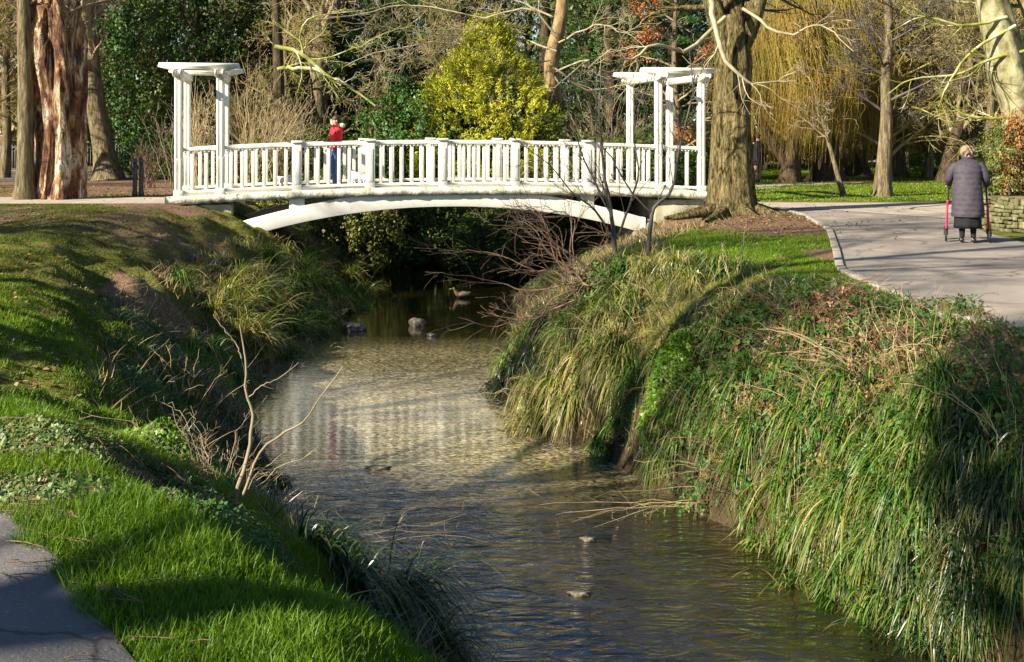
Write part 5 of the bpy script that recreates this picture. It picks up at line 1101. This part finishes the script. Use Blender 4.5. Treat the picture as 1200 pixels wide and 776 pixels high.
SED = [ # left bank
 (290, 385, 3000, 1.15, .8, .7, 'sedge', 'large green and yellow sedge clump on the left bank below the bare soil', (.3, -.5), .012), (255, 425, 1200, 1.0, .5, .5, 'sedge', 'sedge tuft at the left edge of the large left-bank clump', (.1, -.5), .012), (345, 355, 2000, 1.1, .8, .7, 'sedge', 'sedge behind the large left-bank clump', (.4, -.4), .012),
 (385, 340, 2600, 1.2, .9, .9, 'sedge', 'sedge clump leaning into the water by the pale rounded stone', (.5, -.3), .013), (330, 310, 1600, 1.0, 1.2, .8, 'sedge_yel', 'yellowish sedge under the left foot of the arch', (.3, -.4), .013), (400, 300, 1500, 1.1, 1.0, .9, 'sedge', 'sedge in the shade right of the left arch foot', (.3, -.3), .014),
 (335, 412, 900, .9, .5, .4, 'straw', 'pale straw-like spray at the water edge of the left bank', (.6, -.2), .009), (312, 560, 900, .6, .35, .5, 'sedge_dark', 'dark tuft hanging at the left water edge behind the dead sapling', (.6, -.2), .009),
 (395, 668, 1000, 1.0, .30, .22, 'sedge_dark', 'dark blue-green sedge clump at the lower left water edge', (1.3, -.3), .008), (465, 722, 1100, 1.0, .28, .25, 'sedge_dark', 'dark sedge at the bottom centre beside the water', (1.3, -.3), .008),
 # right bank, far to near
 (700, 372, 1000, .9, .6, .6, 'sedge', 'sedge clump at the top of the right bank below the twiggy shrub', RB, .012), (790, 325, 1000, .9, .7, .6, 'sedge_yel', 'upright bright sedge in front of the right arch foot', (-.1, -.3), .012), (735, 340, 900, .9, .6, .6, 'sedge_yel', 'light sedge under the dark-stemmed shrub', (-.3, -.3), .012), (835, 320, 700, .8, .5, .5, 'sedge', 'sedge bordering the small lawn', (0, -.3), .012),
 (650, 445, 1700, 1.05, .6, .6, 'sedge_yel', 'pale yellow-green sedge mound overhanging mid-stream', RB, .012), (700, 430, 1700, 1.05, .7, .6, 'sedge_yel', 'tall part of the pale sedge mound on the right bank', RB, .012), (740, 460, 1200, .9, .5, .5, 'sedge', 'greener sedge right of the pale mound', RB, .011), (610, 420, 600, .7, .4, .4, 'sedge_dark', 'dark tuft at the waterline left of the pale mound', (-.6, 0), .011),
 (850, 520, 1700, .95, .6, .55, 'sedge', 'sedge above the bend of the right bank', RB, .010), (920, 560, 2000, 1.0, .6, .5, 'sedge', 'dense sedge hanging down the right bank', RB, .010), (975, 610, 2200, 1.0, .55, .5, 'sedge', 'straw-tipped sedge cascading to the dark water', RB, .010), (1050, 640, 1900, .9, .5, .5, 'sedge', 'sedge curtain near the lower right water edge', RB, .009),
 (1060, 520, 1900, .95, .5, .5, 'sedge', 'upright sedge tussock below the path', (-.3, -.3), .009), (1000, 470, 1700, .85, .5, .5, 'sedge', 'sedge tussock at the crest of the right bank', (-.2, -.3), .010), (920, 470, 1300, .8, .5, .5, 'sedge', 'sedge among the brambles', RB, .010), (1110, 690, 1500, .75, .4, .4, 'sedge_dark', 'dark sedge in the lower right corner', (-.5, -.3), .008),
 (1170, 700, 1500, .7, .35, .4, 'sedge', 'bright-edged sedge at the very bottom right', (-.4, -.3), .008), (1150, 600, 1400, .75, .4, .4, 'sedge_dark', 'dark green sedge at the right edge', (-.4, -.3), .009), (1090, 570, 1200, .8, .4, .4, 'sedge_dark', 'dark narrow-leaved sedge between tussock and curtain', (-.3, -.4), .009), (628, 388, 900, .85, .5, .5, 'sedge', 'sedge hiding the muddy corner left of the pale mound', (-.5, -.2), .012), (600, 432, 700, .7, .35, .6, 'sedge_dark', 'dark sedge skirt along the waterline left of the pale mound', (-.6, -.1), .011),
 (790, 500, 900, .75, .4, .4, 'sedge', 'low sedge right of the bright leafy plant', RB, .010), (820, 440, 900, .7, .5, .5, 'sedge', 'low sedge above the bright leafy plant', RB, .010)]
SED += [(1015, 600, 1500, .9, .5, .4, 'sedge', 'sedge veil over the bare mud above the lower right water', RB, .010), (1035, 680, 1400, .9, .4, .4, 'sedge', 'sedge fringe touching the dark water at the lower right', RB, .010), (1090, 730, 1300, .8, .4, .3, 'sedge_dark', 'dark green fringe at the bottom edge by the water', RB, .009)]
for px, py, n_, L_, mk, lb in ((262, 362, 700, 1.05, 'sedge_yel', 'upright yellow-green sedge at the crest below the bare soil'), (300, 345, 800, 1.1, 'sedge_yel', 'tall upright sedge in the middle of the left-bank group'), (345, 330, 700, 1.05, 'sedge', 'upright green sedge behind the middle of the left-bank group'), (285, 400, 900, 1.0, 'sedge_yel', 'front yellow-green sedge hanging over the left water edge'), (330, 385, 800, 1.0, 'sedge', 'front green sedge over the left water edge'), (395, 320, 700, 1.05, 'sedge_yel', 'pale sedge arching beside the pale rounded stone')):
    sedge(px, py, n_, L_, .5, .4, mk, lb, (.35, -.4), .012, out=.75, drop=(.6, 1.3), b0=(.9, 1.5))
for px, py, n_, L_, rx, ry, mk, lb, bi, wd in SED: sedge(px, py, int(n_ * (.62 if px > 780 else .8)), L_ * (.85 if px > 780 else .88), rx, ry, mk, lb, bi, wd)

# ------------------------------------------------------------ leafy weeds and brambles
def plant(px, py, n, rx, ry, h, size, matk, lb, name='weed_patch', asp=.6, cat='plant', tri=True, stems=True):
    c = T(px, py); r = tree_root(name, c, lb, cat)
    an = rng.uniform(0, 6.28, n); q = np.sqrt(rng.random(n)); x = np.cos(an) * q * rx; y = np.sin(an) * q * ry
    z = H(x + c[0], y + c[1]) - c[2] + h * (1 - q ** 2 * .6) * rng.uniform(.25, 1, n)
    P = np.stack([x, y, z], -1); nn = unit(np.stack([np.cos(an) * .5, np.sin(an) * .5 - .3, np.full(n, .8)], -1) + rng.normal(size=(n, 3)) * .45)
    if tri:
        Ps = []; Ns = []; Ds = []; Sz = []; s0 = size * rng.uniform(.6, 1.25, n)
        b = rng.uniform(0, 6.28, n)
        for k, off in enumerate((0, 1.9, -1.9)):
            d = unit(np.cross(nn, np.stack([np.cos(b + off), np.sin(b + off), np.zeros(n)], -1))); Ps.append(P + d * (s0 * .55)[:, None]); Ns.append(nn + rng.normal(size=(n, 3)) * .15); Ds.append(d); Sz.append(s0)
        P_, N_, D_, S2 = map(np.concatenate, (Ps, Ns, Ds, Sz)); rn = np.tile(rng.random(n), 3)
        V, Fq, rr = leafquads(P_, N_, S2, asp, rn, .2, D_)
    else: V, Fq, rr = leafquads(P, nn, size * rng.uniform(.5, 1.3, n), asp)
    link('leaves', npmesh('leaves', V, Fq, {'rnd': rr}), M[matk], r)
    if stems:
        m = max(12, n // 10); i0 = rng.choice(n, m); b = P[i0].copy(); g = b + rng.normal(size=(m, 3)) * rx * .3; g[:, 2] = H(g[:, 0] + c[0], g[:, 1] + c[1]) - c[2]
        t = np.linspace(0, 1, 6)[None, :, None]; mid = (g + b) / 2; mid[:, 2] = np.maximum(g[:, 2], b[:, 2]) + h * .3
        Q = (1 - t) ** 2 * g[:, None] + 2 * t * (1 - t) * mid[:, None] + t * t * b[:, None]; mb = MB(); mb.add(*tube(Q, np.full(Q.shape[:2], .0028), 3)); mb.build('stems', M['redtwig'], r, True)
    return r
for a_ in [(782, 470, 3200, .34, .32, .62, .05, 'bright', 'bright fresh-green leafy plant at the bend of the right bank', 'leafy_plant', .6), (915, 470, 170, .5, .45, .55, .07, 'bramble', 'bramble with broad dark leaves in the middle of the right bank', 'bramble'), (960, 500, 160, .4, .4, .5, .07, 'bramble', 'bramble leaves over the dense hanging sedge', 'bramble'),
           (1080, 655, 110, .3, .3, .5, .055, 'bramble', 'broad-leaved bramble sprig above the lower right water', 'bramble'), (880, 400, 260, .7, .6, .4, .06, 'bramble', 'bramble tangle at the edge of the small lawn', 'bramble'), (1000, 400, 260, .7, .55, .35, .055, 'bramble', 'bramble tangle by the corner of the kerb', 'bramble'),
           (930, 400, 500, .8, .6, .30, .06, 'litter', 'brown withered bramble leaves at the crest of the right bank', 'withered_brambles'), (1010, 450, 380, .6, .5, .35, .055, 'litter', 'withered brown leaves above the tussocks', 'withered_brambles'), (860, 430, 260, .5, .5, .45, .075, 'bramble', 'large-leaved bramble left of the withered patch', 'bramble'), (1050, 560, 170, .4, .4, .5, .07, 'bramble', 'large-leaved bramble beside the upright tussock', 'bramble'), (980, 610, 120, .35, .35, .5, .065, 'bramble', 'bramble sprays low over the dark water', 'bramble'),
           (1060, 390, 420, .8, .5, .28, .05, 'bramble', 'low bramble carpet between the tussocks and the asphalt', 'bramble'), (1130, 430, 300, .5, .5, .3, .05, 'weed', 'scrubby weeds on the brown verge at the right', 'weed_patch'), (860, 470, 300, .7, .6, .4, .055, 'bramble', 'bramble over the crest above the bright leafy plant', 'bramble'), (1000, 560, 140, .4, .35, .5, .06, 'bramble', 'dark bramble leaves amid the hanging sedge', 'bramble'),
           (1165, 480, 110, .35, .35, .45, .06, 'bramble', 'bramble at the right edge below the path', 'bramble'), (1180, 660, 90, .25, .25, .4, .05, 'bramble', 'bramble at the bottom right edge', 'bramble'), (700, 345, 200, .4, .4, .5, .08, 'bramble', 'ivy-like leaves under the twiggy shrub', 'bramble'), (830, 560, 160, .35, .35, .3, .05, 'bramble', 'small bramble sprigs low on the right bank', 'bramble'),
           (120, 540, 2600, .9, .5, .10, .030, 'weed', 'patch of low grey-green nettles beside the footpath', 'weed_patch'), (200, 520, 1700, .55, .45, .14, .034, 'bright', 'fresh green nettles at the crest of the left bank', 'weed_patch'), (230, 590, 1200, .35, .35, .12, .032, 'weed', 'weeds between the front lawn and the stream bank', 'weed_patch'), (60, 575, 900, .5, .25, .06, .028, 'weed', 'sparse weeds at the end of the footpath', 'weed_patch'),
           (250, 440, 1400, .6, .5, .2, .04, 'bright', 'bright low plants on the shaded left bank', 'weed_patch'), (210, 500, 900, .6, .6, .3, .045, 'bramble', 'dark bramble thicket on the steep left bank', 'bramble'), (265, 625, 500, .35, .35, .15, .026, 'bramble', 'low brambles under the dead sapling', 'bramble'), (180, 400, 800, .7, .7, .2, .04, 'weed', 'scrubby weeds in the hollow by the bare soil', 'weed_patch'), (690, 300, 900, .9, .9, .35, .07, 'olive', 'brown and green scrub on the bank under the right arch foot', 'weed_patch'), (640, 330, 700, .6, .9, .3, .06, 'ivy', 'ivy patch on the shaded bank under the twiggy shrub', 'ivy_patch'), (395, 345, 500, .25, .25, .3, .05, 'bright', 'bright green leaves in the sedge by the water', 'weed_patch'), (780, 430, 500, .6, .5, .25, .045, 'weed', 'mixed weeds above the bright plant', 'weed_patch'), (950, 350, 500, .6, .5, .2, .045, 'weed', 'weeds along the kerb at the small lawn', 'weed_patch')]:
    plant(*a_)

# bramble arches and dead stalks
def stalks(px, py, n, h, spread, matk, lb, name='dead_stalks', r0=.004, arch=.5, bias=(0, 0), side=True, cat='dead stalks', bs=.2):
    c = T(px, py); r = tree_root(name, c, lb, cat); an = rng.uniform(0, 6.28, n); q = rng.random(n) ** .5
    b = np.stack([np.cos(an) * bs, np.sin(an) * bs, np.zeros(n)], -1) * q[:, None]; b[:, 2] = H(b[:, 0] + c[0], b[:, 1] + c[1]) - c[2] - .02
    tip = b + np.stack([np.cos(an) * spread * q + bias[0], np.sin(an) * spread * q + bias[1], h * rng.uniform(.3, 1, n)], -1)
    mid = (b + tip) / 2; mid[:, 2] += h * arch * rng.uniform(.3, 1, n); t = np.linspace(0, 1, 9)[None, :, None]
    P = (1 - t) ** 2 * b[:, None] + 2 * t * (1 - t) * mid[:, None] + t * t * tip[:, None]; P[:, 1:] += rng.normal(size=(n, 8, 3)) * .012
    R = np.full((n, 9), r0) * np.linspace(1, .4, 9)[None] * rng.uniform(.6, 1.3, n)[:, None]; mb = MB(); mb.add(*tube(P, R, 5))
    if side: P2, R2 = grow(P, R, 3, (.2, .95), .28, (.4, 1), .15, .0, 5, .6); mb.add(*tube(P2, R2, 3)); P3, R3 = grow(P2, R2, 2, (.3, .95), .4, (.4, 1), .15, .0, 4, .7); mb.add(*tube(P3, np.maximum(R3, .0012), 3))
    mb.build('stems', M[matk], r, True); return r
stalks(250, 570, 26, .55, .7, 'twig', 'tangle of tan dead stalks around the foot of the dead sapling', arch=.6); stalks(215, 480, 16, .7, .6, 'tantwig', 'dead pale stalks on the shaded left bank crest', arch=.3); stalks(165, 455, 26, .35, .5, 'straw' if 0 else 'tantwig', 'flattened straw stems on the left bank', arch=.4, side=False)
stalks(330, 625, 12, .3, .8, 'twig', 'thin tan twigs reaching over the water at the lower left', r0=.002, arch=.5, bias=(.5, 0)); stalks(930, 410, 22, .45, 1.1, 'redtwig', 'arching reddish bramble canes near the small lawn', 'bramble_canes', .005, .9); stalks(1010, 420, 18, .4, .9, 'tantwig', 'arching tan canes by the kerb corner', 'bramble_canes', .005, .9)
stalks(1080, 450, 14, .9, .5, 'tantwig', 'tall thin dry stalks at the edge of the asphalt', 'dead_stalks', .003, .2); stalks(850, 470, 26, .5, 1.0, 'redtwig', 'red-brown canes over the middle of the right bank', 'bramble_canes', .004, .9); stalks(1190, 520, 12, 1.0, .8, 'tantwig', 'long green-tan stalks leaning in from the right edge', 'dead_stalks', .004, .5, (-.3, 0), False)
stalks(940, 380, 30, .5, 1.0, 'redtwig', 'thick reddish bramble arches at the crest of the right bank', 'bramble_canes', .0055, .8); stalks(1040, 430, 30, .55, .9, 'tantwig', 'dry arching canes above the tussock below the path', 'bramble_canes', .004, .7); stalks(880, 540, 26, .3, .7, 'redtwig', 'reddish canes threading the hanging sedge', 'bramble_canes', .0035, .9, (-.3, -.2)); stalks(800, 380, 22, .7, .6, 'tantwig', 'dry bent reeds at the edge of the small lawn', 'dead_stalks', .004, .5)
stalks(1100, 400, 24, .35, .9, 'redtwig', 'low reddish canes along the verge by the asphalt', 'bramble_canes', .0035, .9); stalks(980, 480, 26, .5, .9, 'tantwig', 'dry tan stems among the tussocks below the path', 'dead_stalks', .003, .8); stalks(720, 400, 20, .6, .8, 'tantwig', 'dry bent reeds rising behind the pale sedge mound', 'dead_stalks', .0045, .8); stalks(860, 330, 8, .8, .3, 'paletwig', 'pale dry stalks on the small lawn', 'dead_stalks', .0045, .1); stalks(640, 480, 14, .2, 1.0, 'tantwig', 'dead reeds arching from the pale sedge mound to the water', 'dead_stalks', .005, 1.2, (-.7, -.2)); stalks(830, 560, 12, -.1, .9, 'tantwig', 'dead stems drooping over the dark water from the right bank', 'dead_stalks', .004, -1.0, (-.8, -.3))
# dead sapling on the left bank (traced)
sb0 = np.array(T(272, 592)); Ys = sb0[1]; r = tree_root('sapling', tuple(sb0), 'leafless pale sapling with two forking stems rising from the left bank over the stream', 'sapling')
def sl_(pts, K=16): return curve([np.array(D(a, b, Ys + dy)) - sb0 for a, b, dy in pts], K, .004)
L0 = [sl_([(272, 592, 0), (283, 560, 0), (293, 520, .05), (297, 490, .1), (290, 465, .1), (288, 430, .1), (281, 380, .1)]), sl_([(280, 590, -.05), (290, 565, -.1), (305, 530, -.1), (330, 508, -.15), (355, 495, -.15), (375, 465, -.2), (402, 430, -.2)]), sl_([(283, 420, .1), (275, 400, .1), (262, 385, .1), (250, 368, .1)]), sl_([(290, 470, .1), (306, 452, .1), (325, 445, .1), (350, 425, .1)])]
mb = MB(); mb.add(*tube(L0, [np.linspace(.017, .005, 16), np.linspace(.012, .003, 16), np.linspace(.005, .003, 16), np.linspace(.005, .002, 16)], 7))
P2, R2 = grow(np.array(L0), np.array([np.linspace(.006, .003, 16)] * 4), 3, (.3, 1), .22, (.4, .9), .1, .02, 5, .4); mb.add(*tube(P2, R2, 4)); mb.build('stems', M['twig'], r, True)
# dark-stemmed shrub in front of the bridge (traced main stems)
c0 = np.array(T(760, 300)); r = tree_root('shrub', tuple(c0), 'bare dark-stemmed shrub on the right bank crossing in front of the balustrade', 'shrub'); r2 = tree_root('shrub', tuple(c0), 'single dark curved sapling rising right of the dark-stemmed shrub before the right pergola', 'shrub')
def ds(pts, K=14): return curve([np.array(D(a, b, c0[1] + dy)) - c0 for a, b, dy in pts], K, .008)
L0 = [ds([(722, 300, 0), (718, 262, 0), (712, 225, 0), (706, 180, 0), (702, 130, 0), (704, 80, .1)]), ds([(722, 290, 0), (708, 262, -.1), (690, 240, -.2), (670, 225, -.3), (640, 190, -.4), (600, 160, -.5)]), ds([(760, 300, 0), (762, 262, 0), (768, 240, 0), (788, 222, 0), (796, 170, .1), (812, 110, .1), (808, 60, .1)]),
      ds([(722, 280, 0), (735, 250, 0), (748, 205, .1), (742, 150, .1), (760, 90, .2)]), ds([(716, 250, 0), (690, 200, .1), (672, 150, .1), (660, 100, .2)]), ds([(765, 250, 0), (740, 225, -.1), (720, 190, -.2), (700, 160, -.2), (690, 120, -.2)])]
R0 = [np.linspace(.038, .008, 14), np.linspace(.022, .005, 14), np.linspace(.038, .008, 14), np.linspace(.022, .006, 14), np.linspace(.018, .005, 14), np.linspace(.018, .005, 14)]
for sel, rt_ in (((0, 1, 3, 4), r), ((2, 5), r2)): bare_crown([L0[q] for q in sel], [R0[q] for q in sel], [dict(n=9, tr=(.15, 1), lr=.35, ang=(.3, .8), wig=.1, trop=.05, K=7, rr=.4), dict(n=5, tr=(.2, 1), lr=.5, ang=(.3, .8), wig=.12, trop=.02, K=5, rr=.55)], M['blacktwig'], rt_, 'stems', minr=.0028)
# red-brown twiggy shrub hanging over the water
c0 = np.array(T(700, 345)); r = tree_root('shrub', tuple(c0), 'reddish twiggy shrub arching over the stream below the right half of the arch', 'shrub')
L0 = []
for k in range(22):
    ex = random.uniform(525, 680); ey = random.uniform(240, 372); dy = random.uniform(-.6, 1.2)
    L0.append(ds([(random.uniform(670, 720), random.uniform(318, 350), 0), ((ex + 690) / 2 + 10, (ey + 335) / 2 - 8 + random.uniform(0, 26), dy * .5), (ex + 40, ey + random.uniform(-4, 12), dy * .8), (ex, ey, dy)], 12))
bare_crown(L0, [np.linspace(random.uniform(.010, .018), .004, 12) for _ in L0], [dict(n=6, tr=(.2, 1), lr=.4, ang=(.3, .8), wig=.12, trop=.0, K=6, rr=.5), dict(n=3, tr=(.2, 1), lr=.5, ang=(.3, .8), wig=.12, trop=.0, K=4, rr=.6)], M['redtwig'], r, 'stems', minr=.003)

# ------------------------------------------------------------ lawn grass (uncountable)
def grassfield(name, x0, x1, y0, y1, dens, L, wd, matk, label, soilcut=.45, umin=0., K=3, patch=None, lean=.6, bx=0):
    n = int((x1 - x0) * (y1 - y0) * dens); x = rng.uniform(x0, x1, n); y = rng.uniform(y0, y1, n)
    # keep only what the frame (with a margin for a side step) can see
    z, dd, u, left = H(x, y, True); k = ((u < np.where(left, .5, .9)) | (name not in ('bank_undergrowth', 'dead_bank_grass'))) & (np.abs(x) < y * .43 * 1.12 + .9) & (u > umin) & (dd > 0); x, y = x[k], y[k]
    m, md, dd = soilmask(x, y); k = (~near_path(x, y)) & (rng.random(len(x)) > np.clip((m - soilcut * .5) * 2.2, 0, .97))
    if patch: k &= rng.random(len(x)) < np.clip((fbm(x * patch[0], y * patch[0], 83, 3) - patch[1]) * patch[2] + .5, .06, 1)
    x, y = x[k], y[k]; n = len(x); h = (.55 + .9 * fbm(x * 1.7, y * 1.7, 91, 3)) * rng.uniform(.6, 1.2, n) * L
    V, Fq, r, tt = blades(np.stack([x, y, H(x, y) - .005], -1), rng.uniform(0, 6.28, n), h, wd * rng.uniform(.6, 1.3, n), rng.uniform(.1, 1, n) * lean, rng.uniform(.6, 1, n), rng.uniform(0, .5, n), K, False,
        np.clip(.25 + .5 * (fbm(x * .9, y * .9, 95, 2)) * rng.random(n) * 1.6 + rng.normal(size=n) * .08, 0, 1) )
    o = link(name, npmesh(name, V, Fq, {'rnd': r, 'tt': tt}), M[matk]); return tag(o, label, 'grass', None, 'stuff')
grassfield('front_grass', -3.4, 1.5, 3.2, 8.2, 9500, .095, .0042, 'grass', 'lush green grass between the footpath and the stream', .6, .12, 4)
grassfield('bank_grass', -7, -1, 6.5, 15, 3600, .07, .0065, 'grass', 'green grass on the shaded left bank', .7, .2, 3, (1.3, .40, 5))
grassfield('bank_undergrowth', -9, 8, 5, 37, 420, .24, .011, 'sedge_dark', 'rough rank growth covering both stream banks', 1.3, .01, 5, (1.1, .5, 5), 1.0)  # dark blade colour also stands in for shade in the gaps between clumps
grassfield('dead_bank_grass', -9, 8, 5, 33, 190, .28, .010, 'straw', 'dead straw among the growth on the stream banks', 1.3, .01, 5, (1.7, .52, 6), 1.2)
grassfield('left_lawn', -13, -3.2, 13, 28, 3000, .055, .011, 'lawn', 'thin worn lawn sloping to the left bank', .7, .25, 3, (1.1, .42, 4))
grassfield('small_lawn', 1.2, 7.4, 12, 26, 1500, .06, .009, 'grass', 'small lawn between the stream and the path', .5, .55, 3)
grassfield('verge_grass', 2.5, 6.5, 6.5, 13, 2600, .06, .006, 'lawn', 'patchy grass verge below the path at the right', .4, .5, 3, (1.2, .5, 5))
grassfield('far_lawn', 6, 32, 30.5, 62, 170, .07, .03, 'grass', 'sunlit lawn under the willows', .6, .2, 3)
grassfield('road_verge', -26, -7, 30.8, 48, 120, .08, .02, 'lawn', 'rough grass behind the dead trunk', .6, .1, 3)
# leaf litter
def litter(name, pts, n, lb, sz=.05):
    X = []
    for px, py, rx, ry, zz, w_ in pts:
        g = G(px, py, zz); m = int(n * w_); X.append(np.stack([g[0] + rng.normal(size=m) * rx, g[1] + rng.normal(size=m) * ry], -1))
    X = np.concatenate(X); k = ~((X[:, 0] > 99)); P = np.concatenate([X, (H(X[:, 0], X[:, 1]) + .022)[:, None]], 1); z, dd, u, l_ = H(X[:, 0], X[:, 1], True); P = P[(dd > .3) & ((~near_path(P[:, 0], P[:, 1])) | (rng.random(len(P)) < .10))]; m = len(P)
    V, Fq, r = leafquads(P, np.stack([rng.normal(size=m) * .4, rng.normal(size=m) * .4, np.ones(m)], -1), sz * rng.uniform(.5, 1.2, m), .6)
    tag(link(name, npmesh(name, V, Fq, {'rnd': r}), M['litter']), lb, 'leaf litter', None, 'stuff')
litter('leaf_litter', [(900, 262, 1.6, 2, 0, .25), (850, 245, 1.6, 2, 0, .2), (120, 255, 3, 1.5, .1, .15), (130, 330, 1.5, 2.5, 0, .12), (60, 420, 1.2, 1.8, 0, .10), (175, 228, 3, 2.4, .1, .25), (990, 212, 2.5, 2, 0, .15)], 7000, 'brown fallen leaves scattered over bare soil and lawns', .07)
litter('path_debris', [(40, 600, .45, .12, 0, .4), (80, 660, .07, .22, 0, .2), (130, 725, .06, .2, 0, .12), (60, 560, .6, .3, 0, .3)], 1100, 'small brown debris along the footpath edge', .017)
# twigs on and beside the footpath
mb = MB(); n = 46; 
for k in range(n):
    px, py = random.choice([(45, 600), (20, 590), (90, 660), (100, 690), (135, 730), (60, 625), (90, 755), (20, 660)]); g = G(px + random.gauss(0, 22), py + random.gauss(0, 10)); a = random.uniform(-.8, .4); L = random.uniform(.05, .28)
    z = gz(g[0], g[1]) + .024; d = np.array([math.cos(a), math.sin(a), 0]); p = np.array([g[0], g[1], z]); mb.tube(curve([p, p + d * L * .5 + [0, random.uniform(-.02, .02), .006], p + d * L], 5), random.uniform(.0015, .0035), 4)
tag(mb.build('fallen_twigs', M['redtwig']), 'thin fallen twigs littering the footpath edge', 'twigs', None, 'stuff')
